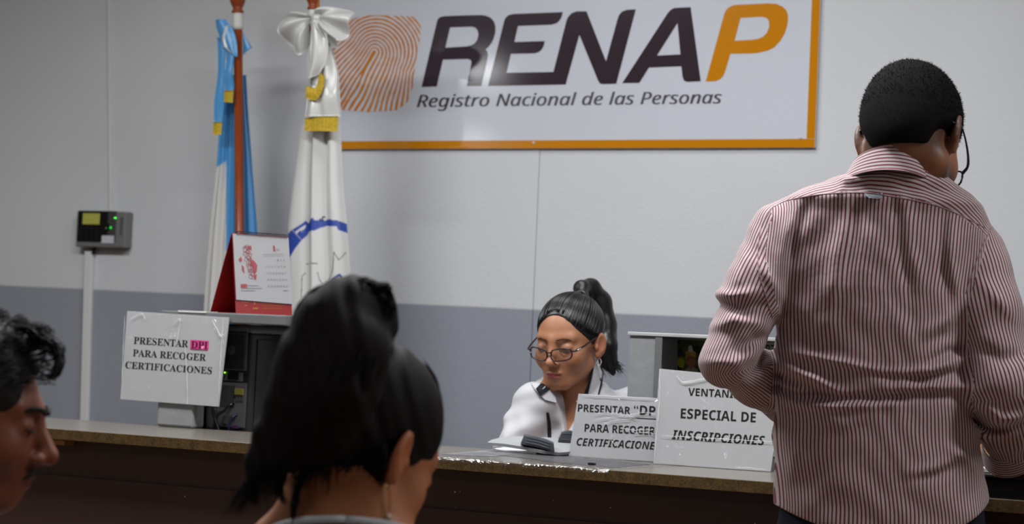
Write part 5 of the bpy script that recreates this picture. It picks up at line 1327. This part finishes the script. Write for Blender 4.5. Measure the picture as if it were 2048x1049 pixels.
    ex = 2/2.35; tq = np.linspace(-1.2, 1.2, 721); px_ = .183*np.sign(tq)*np.abs(np.sin(tq))**ex; py_ = -.12*np.cos(tq)**ex
    sq = np.concatenate([[0], np.cumsum(np.hypot(np.diff(px_), np.diff(py_)))]); sq -= sq[360]
    gz = [np.interp(X[:, 2], P_[:, 0], P_[:, i]) for i in (1, 2, 3, 4)]
    gz[0] = np.interp(X[:, 2], P_[:11, 0], P_[:11, 1])
    xr_ = X[:, 0]-gz[0]; sT = np.interp(xr_, px_, sq); ov = np.maximum(np.abs(xr_)-px_[-1], 0); sT = sT+np.sign(xr_)*ov*1.5
    zw_ = L(1760, 775, 3.4)[2]; sT = sT+.0015*np.sin(75*X[:, 2]+22*X[:, 0])*np.exp(-((X[:, 2]-zw_)/.11)**2)+.45*wr+.0010*np.sin(55*X[:, 2]+9*X[:, 0])
    sY = (X[:, 2]-zs)+.75*(X[:, 1]-(gz[1]-gz[3]))*0+.55*np.maximum(0, X[:, 1]-(P_[9, 2]-P_[9, 4]))*.9
    def ring(a, b, c, r0):
        v1, v2 = (b-a)/np.linalg.norm(b-a), (c-b)/np.linalg.norm(c-b); ref = np.array([0, -1., 0]); ref -= v1*(ref @ v1); ref /= np.linalg.norm(ref)
        ax = np.cross(v1, v2); ax /= np.linalg.norm(ax); an = math.acos(np.clip(v1 @ v2, -1, 1))
        ref2 = np.array(Matrix.Rotation(an, 3, Vector([float(k) for k in ax])) @ Vector([float(k) for k in ref]))
        w_ = X-b; first = (w_ @ (v1+v2)) < 0
        A_ = np.arctan2(w_ @ np.cross(v1, ref), w_ @ ref); B_ = np.arctan2(w_ @ np.cross(v2, ref2), w_ @ ref2)
        return np.where(first, A_, B_)*r0
    sA = ring(sL, eL, cL, .060)+.25*wr; sB = ring(sR, eR, cR, .062)+.25*wr
    fl = lab[F]; 
    flab = np.array([np.bincount(r, minlength=4).argmax() for r in fl]) if False else np.sort(fl, axis=1)[:, 1]
    root = None
    for k, nm, val, lb in ((0, 'shirt_body', sT, None), (3, 'yoke', sY, 'yoke with stripes running across'), (1, 'sleeve', sA, None), (2, 'sleeve', sB, None)):
        x_, f_, u_ = submesh(X, F, flab == k)
        o = s.add(nm if root else 'shirt', (x_, f_), M_stripe, True, root, lb if root else 'red and white striped shirt'); set_stripe(o, val[u_])
        if not root: root = o
    # collar: a folded band round the neck, stripes running round it
    cc, n, mrow = L(1790, 330, 3.465), 60, 12
    G = np.zeros((mrow, n, 3)); ST = np.zeros((mrow, n))
    top0, bot0 = L(1790, 291, 3.405), L(1786, 340, 3.392)
    for j in range(n):
        t = -2.5+5.0*j/(n-1)
        for i in range(mrow):
            u = i/(mrow-1); k = 1-math.cos(t)
            a_ = .0660+.0175*u; b_ = .066+.016*u; zt = top0[2]+(bot0[2]-top0[2])*u-(.034-.004*u)*k-.010*max(0, abs(t)-1.6)
            G[i, j] = (top0[0]*(1-u)+bot0[0]*u+.004+a_*math.sin(t), top0[1]+.066-b_*math.cos(t), zt-.003*math.sin(t)); ST[i, j] = .0475*u+.001
    o = s.add('collar', sheet(G, .003), M_stripe, True, root, 'striped collar'); set_stripe(o, np.concatenate([ST.ravel(), ST.ravel()]))
    n2 = 50; G2 = np.zeros((5, n2, 3)); ST2 = np.zeros((5, n2))
    for j in range(n2):
        t = -2.5+5*j/(n2-1); k = 1-math.cos(t)
        for i in range(5):
            u = i/4; G2[i, j] = (top0[0]+.004+(.062+.001*u)*math.sin(t), top0[1]+.068-(.063+.001*u)*math.cos(t), top0[2]-.002-.04*u-.034*k); ST2[i, j] = .04*u
    o = s.add('collar_stand', sheet(G2, -.002), M_stripe, True, root); set_stripe(o, np.concatenate([ST2.ravel(), ST2.ravel()]))
    s.patch('hanging_loop', shirt, None, 3.3, mat('grey_tape', (128, 132, 142), .8), 8, 5, .004, .0015, root, 'grey hanging loop below the yoke', sides=([(1727, 385), (1732, 391), (1738, 396)], [(1767, 390), (1762, 395), (1757, 398)]))
    sm = []
    for pts in ([(1542, 417), (1575, 401.5), (1640, 389.5), (1700, 386), (1740, 386), (1765, 390.5), (1850, 405.5), (1900, 421.5), (1972, 457)], [(1547, 412), (1522, 457), (1516, 520), (1522, 560), (1545, 636)], [(1984, 455), (1966, 490), (1947, 540), (1931, 588)]):
        H, D = s.castn(shirt, [tuple(p) for p in spline(pts, 60)], 3.3); sm.append(tube(H, .0011, seg=5))
    for q_ in sm: s.add('seam', q_, mat('seam_thread', (150, 120, 126), .8), True, root)
    # the cuffs, open and wide
    for c, e, r0, val in ((cL, eL, .047, 0), (cR, eR, .047, 0)):
        v = (c-e)/np.linalg.norm(c-e); ref = np.cross(v, [0, 0, 1.]); ref /= np.linalg.norm(ref); up_ = np.cross(ref, v); G = np.zeros((6, 40, 3)); ST = np.zeros((6, 40))
        for j in range(40):
            t = 2*math.pi*j/39; 
            for i in range(6):
                u = i/5; r1 = r0*(1+.10*u+.06*math.sin(2*t+1)); G[i, j] = c+v*(-.022+.05*u+.006*math.sin(t*2))+(ref*math.cos(t)+up_*math.sin(t))*r1; ST[i, j] = .05*u
        o = s.add('cuff', sheet(G, .002), M_stripe, True, root); set_stripe(o, np.concatenate([ST.ravel(), ST.ravel()]))
    # head, neck, hands: one body
    hp = np.array([P_[0, 1], P_[0, 2], .80])
    pads = np.array([0, 0, -1.])
    # fore-arms on the counter: the left one crosses in front of the belly
    eLn = eL
    hdR = np.array([.30, .62, -.45])
    def body(P):
        d = head_sdf(hq(P), 0.)*sc_
        d = smin(d, chain(P, [wp((0, -.03, -.03)), L(1803, 302, 3.478), L(1790, 368, 3.495)], [.056, .054, .050], .02), .025)
        d = smin(d, torso(P, -.034), .02)
        d = smin(d, chain(P, [sL, eL, cL, wL], [.036, .024, .028, .026], .003), .02)
        d = smin(d, chain(P, [sR, eR, cR, wR], [.036, .028, .030, .026], .003), .02)
        d = smin(d, hand_sdf(P, wL, np.array([.92, .12, -.22]), pads, -1, 1.02, .22, .18), .012)
        d = smin(d, hand_sdf(P, wR, hdR, np.array([-.2, -.45, -.8]), -1, 1.02, .55, .2), .012)
        for sg in (-1, 1): d = smin(d, chain(P, [hp+[sg*.09, 0, -.02], hp+[sg*.1, .02, -.38], hp+[sg*.1, 0, -.72]], [.085, .055, .042], .02), .03)
        return d
    lo = np.array([eL[0]-.09, min(eL[1], eR[1])-.12, .05]); hi = np.array([eR[0]+.28, wL[1]+.28, hc[2]+.17])
    X, F = nets(body, lo, hi, .0036)
    o = s.add('body', (X, F), M_skin)
    qh = hq(X.astype(np.float32)).astype(float); C = skin_tint(qh, (150, 98, 70), .8, (120, 66, 60), .05)
    fade = np.clip((qh[:, 2]+.088)/.04, 0, 1)*np.clip((.0-qh[:, 1])/.03, 0, 1)*.8; C = C*(1-fade[:, None])+np.array(lin((30, 24, 22)))*fade[:, None]; set_tint(o, C)
    # short hair, faded at the neck
    def hair(P):
        q = hq(P); h = ell(q, (0, -.014, .0335), (.0815, .1005, .0925))
        h = smin(h, ell(q, (0, -.055, -.01), (.064, .046, .065)), .03)
        h = smax(h, -ell(q, (0, .095, -.03), (.078, .045, .102)), .006)
        Qx = np.abs(q[:, 0])
        h = smax(h, -(q[:, 2]-(-.030+.55*np.minimum(q[:, 1], .03)-.16*np.clip(.05-Qx, 0, .05)*3*0+.0)), .004)
        h = smax(h, -ell(np.stack([Qx, q[:, 1], q[:, 2]], 1), (.081, -.028, -.050), (.032, .040, .042)), .012)
        return h*sc_
    X, F = nets(hair, hc-.19, hc+.19, .003)
    fade_q = hq
    hr = s.add('hair', (X, F), M_crop, True, None, 'short black hair')
    r = np.random.default_rng(9); pick = r.choice(len(X), 9000, replace=False); cen = wp((0, -.014, .02)); pt = []
    for i in pick:
        nrm = X[i]-cen; nrm /= np.linalg.norm(nrm); ln = r.uniform(.0022, .0048)*(1 if hq(X[i][None].astype(np.float32))[0, 2] > .0 else .5); e = nrm+r.normal(0, .35, 3)
        a_ = X[i]-nrm*.001; t1 = np.cross(nrm, [.3, .5, .8]); t1 /= np.linalg.norm(t1); t2 = np.cross(nrm, t1); w_ = .0007
        pt.append((np.array([a_+t1*w_, a_-t1*.5*w_+t2*.87*w_, a_-t1*.5*w_-t2*.87*w_, a_+e*ln]), [(0, 1, 3), (1, 2, 3), (2, 0, 3)]))
    s.add('hair_bristle', join(*pt), M_crop, False, hr)
    # glasses
    M_f = mat('dark_blue_frame', (18, 20, 34), .25, .5); fr = []
    lp = {}
    for sg in (-1, 1):
        P2 = []
        for a in np.linspace(0, 2*math.pi, 40):
            c, n_ = math.cos(a), math.sin(a); x = .027*np.sign(c)*abs(c)**.6; z = .0185*np.sign(n_)*abs(n_)**.7; X_ = sg*.033+x; P2.append(wp((X_, .110-3.2*X_*X_, z-.012)))
        lp[sg] = P2; fr.append(tube(P2, .0019, seg=6))
    fr.append(tube([wp(p) for p in ((-.007, .109, -.008), (0, .113, -.006), (.007, .109, -.008))], .0018, 9, 6))
    g = s.add('glasses', join(*fr), M_f, True, None, 'dark framed glasses')
    for sg in (-1, 1):
        s.add('temple', tube([wp((sg*x, y, z)) for x, y, z in ((.060, .098, -.003), (.072, .084, .001), (.0795, .05, .006), (.0835, .01, .010), (.083, -.012, .0085), (.079, -.034, -.004))], [.0030, .0026, .002, .0016, .0020, .0020], 24, 6), M_f, True, g)
        q_ = np.array(lp[sg][:-1]); c = q_.mean(0); n_ = len(q_); s.add('lens', (np.vstack([q_, [c]]), [(i, (i+1) % n_, n_) for i in range(n_)]), M_lens, True, g)
    # jeans and shoes
    def jeans(P):
        d = ell(P, hp+np.array([0, 0, .03]), (.168, .108, .15))
        d = smin(d, loft_sdf(P, [(hp[2]-.05, hp[0], hp[1], .182, .118), (hp[2]+.02, hp[0], hp[1], .181, .117), (hp[2]+.20, P_[2, 1], P_[2, 2], .170, .104)], 2.3), .02)
        for sg in (-1, 1): d = smin(d, chain(P, [hp+[sg*.092, 0, -.04], hp+[sg*.1, .02, -.38], hp+[sg*.105, 0, -.74]], [.10, .075, .065], .02), .04)
        return smax(d, -(P[:, 2]-.045), .004)
    X, F = nets(jeans, hp-np.array([.3, .25, .78]), hp+np.array([.3, .25, .26]), .008); s.add('jeans', (X, F), mat('dark_denim', (22, 24, 36), .85, .2, noise=(120, .15)), True, None, 'dark blue jeans')
    for sg in (-1, 1): s.add('shoe', blob(hp+np.array([sg*.108, .06, -hp[2]+.042]), (.046, .135, .042)), M_blackp)
    return s
man = build_man()

# ------------------------------------------------------------------ the two people waiting in the foreground
def seat_for(s, name, label, hp, facing):
    """plain waiting chair under a seated person (person space)"""
    c = s.loc+hp @ s.W.T; t = thing(name, (c[0], c[1], 0), label, 'chair', PSI-math.radians(facing)); z = hp[2]-.115
    obj('seat', box((-.22, -.2, z-.03), (.22, .24, z), .01), M_navyp, t, local=True); obj('backrest', box((-.21, -.25, z+.16), (.21, -.225, z+.36), .01), M_navyp, t, local=True)
    for a in (-.19, .19):
        obj('leg', tube([(a, .2, z-.03), (a, .22, .01)], .012, seg=8), M_silver, t, True, local=True); obj('leg', tube([(a, -.18, z-.03), (a, -.22, .01)], .012, seg=8), M_silver, t, True, local=True)
        obj('back_post', tube([(a, -.19, z-.03), (a, -.215, z+.3)], .011, seg=8), M_silver, t, True, local=True)
M_navyp = mat('navy_plastic', (28, 30, 44), .4)
def build_woman():
    s = Person(700, 2.4, 'seated person with a high dark ponytail in the foreground, seen from behind')
    L = s.L; sc_ = 1.0; D = 2.4
    hc = L(731, 893, D); Rh = rotm(42, 30, 4)
    hq = lambda P: ((P-hc.astype(np.float32)) @ Rh.astype(np.float32))/sc_
    wp = lambda q: np.asarray(q)*sc_ @ Rh.T+hc
    nb_ = L(668, 1072, 2.37); Rb = rotm(14)
    shL, shR = nb_+Rb @ np.array([-.165, -.0, -.06]), nb_+Rb @ np.array([.165, 0, -.06])
    hp = nb_+np.array([0, -.02, -.56])
    hp[2] = max(hp[2], .5)
    def torso(P, o=0.):
        q = (P-nb_.astype(np.float32)) @ Rb.astype(np.float32); H = hp[2]-nb_[2]
        rows = [(H-.06, 0, .02, .17+o, .13+o), (H+.1, 0, 0., .16+o, .115+o), (-.30, 0, -.01, .15+o, .105+o), (-.16, 0, -.012, .165+o, .100+o), (-.085, 0, -.006, .160+o, .085+o), (-.05, 0, -.002, .135+o, .074+o), (-.020, 0, 0, .128+o, .066+o), (.010, 0, .003, .104+o, .060+o), (.030, 0, .004, .082+o, .055+o), (.052, 0, .006, .064+o, .050+o), (.075, 0, .006, .050+o, .048+o)]
        return loft_sdf(q, rows, 2.2)
    ar = []
    for sg, sh in ((-1, shL), (1, shR)):
        e = sh+Rb @ np.array([sg*.03, .05, -.26]); wr = hp+Rb @ np.array([sg*.05, .26, .08]); ar.append((sg, sh, e, wr))
    def body(P):
        d = head_sdf(hq(P), .7)*sc_
        d = smin(d, cone(P, wp((0, -.025, -.05)), nb_+np.array([0, .0, .0]), .050, .058), .025)
        d = smin(d, torso(P, -.008), .03)
        for sg, a, b, c in ar:
            d = smin(d, chain(P, [a, b, c], [.046, .036, .024], .02), .03)
            d = smin(d, hand_sdf(P, c, c-b+np.array([0, 0, .1]), np.array([-sg*.3, .2, -1.]), sg, .92, .35), .012)
        return d
    lo = np.min([a[1] for a in ar]+[a[2] for a in ar]+[a[3] for a in ar], 0)-.2; hi = np.max([a[1] for a in ar]+[a[3] for a in ar]+[hc+.16], 0)+.16; lo[2] = hp[2]-.15
    X, F = nets(body, lo, hi, .0042)
    o = s.add('body', (X, F), M_skin); set_tint(o, skin_tint(hq(X.astype(np.float32)).astype(float), (182, 118, 80), 0, (140, 66, 66)))
    tie = L(700, 640, 2.36)
    # ponytail swept up and falling to the left of the picture
    lobes = [([L(722, 690, 2.37), L(715, 640, 2.34), L(690, 622, 2.31), L(655, 655, 2.29), L(630, 730, 2.28), L(612, 810, 2.28), L(585, 880, 2.29), L(556, 940, 2.30)], [.034, .040, .034, .034, .036, .038, .032, .010]),
             ([L(735, 640, 2.35), L(740, 606, 2.34), L(700, 600, 2.32), L(645, 640, 2.30), L(600, 720, 2.29), L(585, 800, 2.29), L(552, 880, 2.30), L(522, 930, 2.31), L(507, 962, 2.31)], [.026, .022, .020, .022, .024, .026, .024, .016, .006]),
             ([L(735, 660, 2.34), L(700, 700, 2.29), L(672, 780, 2.28), L(650, 850, 2.29), L(640, 905, 2.30)], [.030, .044, .046, .036, .014])]
    def hair(P):
        q = hq(P); h = ell(q, (0, -.016, .034), (.0825, .099, .0905))
        h = smin(h, ell(q, (0, -.06, -.012), (.062, .040, .06)), .03)
        h = smax(h, -ell(q, (0, .094, -.035), (.078, .060, .108)), .006)
        Qx = np.abs(q[:, 0]); cut = -(q[:, 2]-(-.020+.62*np.minimum(q[:, 1], .06))); h = smax(h, cut, .008)
        h = smax(h, -ell(np.stack([Qx, q[:, 1], q[:, 2]], 1), (.088, -.012, -.014), (.018, .024, .032)), .006)
        for p, r in lobes: h = smin(h, chain(P, p, r, .02), .014)
        qn = P*np.float32(1.0); h = h+.0009*np.sin(190*qn[:, 0]+60*qn[:, 2])+.0007*np.sin(330*qn[:, 0]+90*qn[:, 2]+2)
        return h
    allp = np.vstack([p for p, r in lobes]+[[hc]]); lo = np.min(allp, 0)-.13; hi = np.max(allp, 0)+.14
    X, F = nets(hair, lo, hi, .0036); M_h = mat('brown_black_hair', (17, 13, 12), .7, .18, noise=(60, .3))
    hr = s.add('hair', (X, F), M_h, label='dark hair tied in a high ponytail')
    r = np.random.default_rng(5); loc = []
    for k in range(620):
        p, rr = lobes[k % 3]; n = 36; c = spline(p, n); cr = np.interp(np.linspace(0, 1, n), np.linspace(0, 1, len(rr)), rr); a = r.uniform(0, 6.28); f = r.uniform(.9, 1.10)
        out = c+np.array([math.cos(a), math.sin(a), 0])*(cr*f)[:, None]
        ex = r.uniform(0, .045); e = out[-1]+np.array([-ex*.55+r.normal(0, .006), r.normal(0, .006), -ex]); out = np.vstack([out[2:-5], spline([out[-5], out[-2], e], 7)]); loc.append(out)
    for pts in ([(560, 850), (520, 910), (500, 960), (508, 1006)], [(548, 870), (512, 930), (506, 985), (514, 1012)], [(585, 880), (560, 930), (556, 980), (570, 1010)], [(592, 880), (566, 925), (560, 965), (566, 1000)], [(640, 900), (605, 960), (590, 1010), (586, 1049)], [(700, 600), (640, 585), (600, 612), (578, 665)], [(720, 598), (650, 576), (612, 600), (590, 640)],
                [(690, 596), (712, 570), (740, 566), (762, 590)], [(700, 600), (700, 572), (722, 560), (752, 578)], [(730, 600), (750, 575), (775, 572), (782, 600)], [(660, 600), (676, 578), (700, 572)], [(740, 590), (770, 580), (786, 612), (784, 640)], [(700, 596), (660, 580), (622, 596), (600, 640)]):
        for k in range(15): loc.append(spline([L(x+r.normal(0, 4), y+r.normal(0, 3), 2.31+r.normal(0, .006)) for x, y in pts], 20))
    for pts in ([(862, 740), (880, 790), (882, 830), (866, 868)], [(866, 760), (884, 815), (876, 855)], [(850, 720), (876, 770), (880, 845), (868, 880)]):
        for k in range(4): loc.append(spline([L(x+r.normal(-2, 2.5), y+r.normal(0, 4), 2.42+r.normal(0, .006)) for x, y in pts], 16))
    for k in range(60):
        x0 = r.uniform(600, 775); y0 = 905+r.normal(0, 8); loc.append(spline([L(x0, y0-20, 2.315), L(x0-6+r.normal(0, 6), y0+18, 2.31), L(x0-14+r.normal(0, 10), y0+r.uniform(25, 75)*(1.2 if x0 < 680 else .6), 2.315)], 10))
    for k in range(90):
        x0 = r.uniform(690, 775); y0 = 905+r.normal(0, 8); loc.append(spline([L(x0, y0-20, 2.325), L(x0-4+r.normal(0, 5), y0+25, 2.325), L(x0-8+r.normal(0, 9), y0+r.uniform(40, 95), 2.335)], 10))
    s.add('hair_locks', strands(loc, .0012), M_h, True, hr)
    ee = wp((.079, -.012, -.046)); rg = [ee+np.array([.004*math.sin(a), .010*math.sin(a), -.026+.026*math.cos(a)]) for a in np.linspace(0, 6.28, 28)]
    er = s.add('earring', tube(rg, .0009, seg=6), mat('gold_hoop', (190, 160, 110), .3, .5, .8), label='thin hoop earring'); s.add('earring_bead', blob(rg[9], (.0035, .0035, .0045), 10, 6), mat('pale_bead', (220, 205, 180), .3), True, er)
    def shirt(P):
        d = torso(P, .006)
        for sg, a, b, c in ar: d = smin(d, chain(P, [a, a+(b-a)*.7], [.054, .052], .02), .03)
        q = (P-nb_.astype(np.float32)) @ Rb.astype(np.float32); nk = np.hypot(q[:, 0], q[:, 1])-.11
        return smax(d, np.minimum(q[:, 2]-(.030-.06*q[:, 0]*0-.10*q[:, 1]-.034), -nk), .006)
    lo = np.min([a[1] for a in ar]+[a[2] for a in ar], 0)-.12; hi = np.max([a[1] for a in ar]+[a[2] for a in ar], 0)+.13; lo[2] = hp[2]-.1; lo[1] -= .06; hi[1] += .06
    X, F = nets(shirt, lo, hi, .005); sh = s.add('blouse', (X, F), mat('dark_blouse', (38, 38, 46), .8), label='dark blouse with a pale neckline')
    cN = L(702, 1030, 2.37); ring = lambda k, z: [cN+np.array([(.100+k)*math.sin(a), .012-(.090+k)*math.cos(a), z-.036*(1-math.cos(a))]) for a in np.linspace(0, 2*math.pi, 50)]
    s.add('neckline', tube(ring(0, .0), .0055, seg=8), mat('pale_grey_trim', (176, 180, 186), .7), True, sh, 'pale grey neckline')
    G = np.array([ring(.004+.02*u, -.004-.03*u) for u in np.linspace(0, 1, 5)]); s.add('neck_band', sheet(G, .002), mat('charcoal_band', (34, 34, 42), .8), True, sh, 'dark band below the neckline')
    def tr(P):
        d = ell(P, hp, (.19, .15, .12))
        for sg in (-1, 1):
            k = hp+Rb @ np.array([sg*.1, .42, -.01]); f = np.array([k[0], k[1], .07])+Rb @ np.array([0, .02, 0]); d = smin(d, chain(P, [hp+Rb @ np.array([sg*.09, .03, -.01]), k, f], [.088, .062, .042], .03), .04)
        return d
    X, F = nets(tr, hp-np.array([.4, .3, hp[2]-.03]), hp+np.array([.4, .62, .2]), .010); s.add('trousers', (X, F), mat('dark_jeans', (30, 32, 44), .85))
    for sg in (-1, 1): s.add('shoe', blob(hp+Rb @ np.array([sg*.1, .49, -hp[2]+.036]), (.044, .11, .036)), M_blackp)
    seat_for(s, 'waiting_chair', 'navy waiting chair under the seated person with the ponytail', hp, 14)
    return s
def build_left_man():
    s = Person(-60, 2.45, 'seated person with greying dark curly hair in profile at the left edge of the picture')
    L = s.L; hc = L(-63, 836, 2.45); Rh = rotm(86, 5, 0); sc_ = .95
    hq = lambda P: ((P-hc.astype(np.float32)) @ Rh.astype(np.float32))/sc_
    wp = lambda q: np.asarray(q)*sc_ @ Rh.T+hc
    Rb = rotm(30); nb_ = hc+np.array([-.045, -.01, -.20]); hp = nb_+np.array([-.02, 0, 0]); hp[2] = max(.5, nb_[2]-.54)
    def torso(P, o=0.):
        q = (P-nb_.astype(np.float32)) @ Rb.astype(np.float32); H = hp[2]-nb_[2]
        rows = [(H-.06, 0, .0, .19+o, .14+o), (H+.12, 0, 0., .185+o, .14+o), (-.30, 0, 0, .18+o, .125+o), (-.17, 0, 0, .19+o, .118+o), (-.09, 0, 0, .18+o, .098+o), (-.05, 0, .0, .15+o, .08+o), (-.01, 0, 0, .095+o, .068+o), (.03, 0, .005, .066+o, .06+o)]
        return loft_sdf(q, rows, 2.2)
    ar = []
    for sg in (-1, 1):
        sh = nb_+Rb @ np.array([sg*.185, 0, -.07]); e = sh+Rb @ np.array([sg*.03, .06, -.28]); w_ = hp+Rb @ np.array([sg*.06, .3, .08]); ar.append((sg, sh, e, w_))
    def body(P):
        q = hq(P); q[:, 1] += .26*np.clip(-.048-q[:, 2], 0, .08)      # the chin lies back behind the nose
        d = head_sdf(q, 0., 1.18)*sc_
        d = smin(d, cone(P, wp((0, -.025, -.05)), nb_, .058, .064), .025)
        d = smin(d, torso(P, -.008), .03)
        for sg, a, b, c in ar:
            d = smin(d, chain(P, [a, b, c], [.052, .042, .028], .02), .03); d = smin(d, hand_sdf(P, c, c-b+np.array([0, 0, .1]), np.array([-sg*.3, .2, -1.]), sg, 1.02, .35), .012)
        return d
    allp = [a[1] for a in ar]+[a[2] for a in ar]+[a[3] for a in ar]+[hc]
    lo = np.min(allp, 0)-.17; hi = np.max(allp, 0)+.22; lo[2] = hp[2]-.15
    X, F = nets(body, lo, hi, .0040)
    q = hq(X.astype(np.float32)).astype(float); C = skin_tint(q, (128, 72, 50), .0, (96, 50, 44), .06)
    st_ = np.clip(np.exp(-((np.abs(q[:, 0])/.03)**4+((q[:, 2]+.058)/.007)**2)), 0, 1)*(q[:, 1] > .085)*.35; C = C*(1-st_[:, None])+np.array(lin((30, 22, 20)))*st_[:, None]
    o = s.add('body', (X, F), M_skin); set_tint(o, C)
    def hair(P):
        q = hq(P); h = ell(q, (0, -.016, .036), (.085, .104, .098))
        h = smax(h, -ell(q, (0, .098, -.035), (.080, .058, .112)), .008)
        h = smax(h, -(q[:, 2]-(-.030+.75*np.minimum(q[:, 1], .05))), .008)
        h = smax(h, -ell(np.stack([np.abs(q[:, 0]), q[:, 1], q[:, 2]], 1), (.088, -.012, -.014), (.020, .026, .034)), .006)
        return h+.003*np.sin(90*q[:, 1]+60*q[:, 2])*np.sin(80*q[:, 0]+30*q[:, 2])
    X, F = nets(hair, hc-.18, hc+.18, .004); M_h = mat('greying_hair', (30, 27, 27), .6, .25, noise=(90, .5)); hr = s.add('hair', (X, F), M_h, label='dark wavy hair turning grey')
    r = np.random.default_rng(2); loc = []
    for k in range(1500):
        i = r.integers(len(X)); p = X[i]; n = p-wp((0, -.016, .02)); n /= np.linalg.norm(n); fw = Rh[:, 1]*r.uniform(.2, .8)+Rh[:, 0]*r.normal(0, .4)
        ln = r.uniform(.012, .026); pa = spline([p-n*.002, p+n*ln*.5+fw*ln*.3, p+n*ln*.55+fw*ln*.9, p+n*ln*.2+fw*ln*1.2], 8)
        if hq(pa[-1][None].astype(np.float32))[0, 2] > .05 and head_sdf(hq(pa.astype(np.float32)), 0., 1.18)[1:].min() > .006: loc.append(pa)
    for pts in ([(55, 690), (92, 672), (116, 700), (112, 745), (92, 757)], [(50, 700), (86, 690), (112, 712), (116, 735), (104, 752)], [(60, 672), (100, 680), (120, 712), (114, 745), (98, 756)], [(40, 660), (70, 655), (96, 662), (98, 690)], [(30, 655), (62, 660), (90, 690), (84, 715)], [(20, 645), (45, 640), (60, 655), (52, 672)]):
        for k in range(26): loc.append(spline([L(x+r.normal(0, 4.5), y+r.normal(0, 4.5), 2.45+r.normal(0, .012)) for x, y in pts], 16))
    s.add('hair_locks', strands(loc, .0009), M_h, True, hr)
    br = [tube([wp((sg*x, y, z)) for x, y, z in ((.012, .0985, .016), (.025, .095, .0225), (.038, .086, .0235), (.048, .074, .018))], [.0024, .0040, .0034, .0012], 14, 8) for sg in (-1, 1)]
    for b in br: s.add('eyebrow', b, M_h)
    s.add('moustache', join(*[tube([wp((sg*x, y, z)) for x, y, z in ((.001, .0985, -.058), (.010, .0955, -.059), (.018, .0905, -.062), (.024, .085, -.067))], [.0030, .0036, .0028, .0010], 14, 8) for sg in (-1, 1)]), M_h)
    for sg in (-1, 1): s.add('eyelash', tube([wp((sg*x, y, z)) for x, y, z in ((.018, .086, -.004), (.026, .0895, -.0062), (.034, .0885, -.0065), (.044, .081, -.003))], .0012, 12, 6), M_h)
    def shirt(P):
        d = torso(P, .008)
        for sg, a, b, c in ar: d = smin(d, chain(P, [a, b, b+(c-b)*.9], [.06, .052, .04], .02), .03)
        q = (P-nb_.astype(np.float32)) @ Rb.astype(np.float32); return smax(d, np.minimum(q[:, 2]-(.012-.2*q[:, 1]), np.hypot(q[:, 0], q[:, 1])*-1+.11), .006)
    allp = [a[1] for a in ar]+[a[2] for a in ar]+[a[3] for a in ar]; lo = np.min(allp, 0)-.15; hi = np.max(allp, 0)+.15; lo[2] = hp[2]-.1
    X, F = nets(shirt, lo, hi, .006); sh = s.add('shirt', (X, F), mat('pale_blue_shirt', (128, 134, 150), .8), label='pale blue shirt')
    G = np.array([[nb_+Rb @ np.array([(.074+.012*u)*math.sin(t), (.070+.012*u)*math.cos(t)+.006, .052-.045*u-.012*math.cos(t)]) for t in np.linspace(.25, 6.03, 40)] for u in np.linspace(0, 1, 5)])
    s.add('collar', sheet(G, .003), mat('pale_blue_collar', (134, 140, 156), .8), True, sh)
    def tr(P):
        d = ell(P, hp, (.18, .17, .13))
        for sg in (-1, 1):
            k = hp+Rb @ np.array([sg*.11, .44, -.01]); f = np.array([k[0], k[1], .07])+Rb @ np.array([0, .02, 0]); d = smin(d, chain(P, [hp+Rb @ np.array([sg*.1, .03, -.01]), k, f], [.092, .066, .046], .03), .04)
        return d
    X, F = nets(tr, hp-np.array([.35, .4, hp[2]-.03]), hp+np.array([.65, .65, .2]), .010); s.add('trousers', (X, F), mat('grey_trousers', (52, 52, 56), .85))
    for sg in (-1, 1): s.add('shoe', blob(hp+Rb @ np.array([sg*.11, .51, -hp[2]+.038]), (.06, .1, .038)), M_blackp)
    seat_for(s, 'waiting_chair', 'navy waiting chair under the seated person in profile', hp, 30)
    return s
woman = build_woman()
left_man = build_left_man()
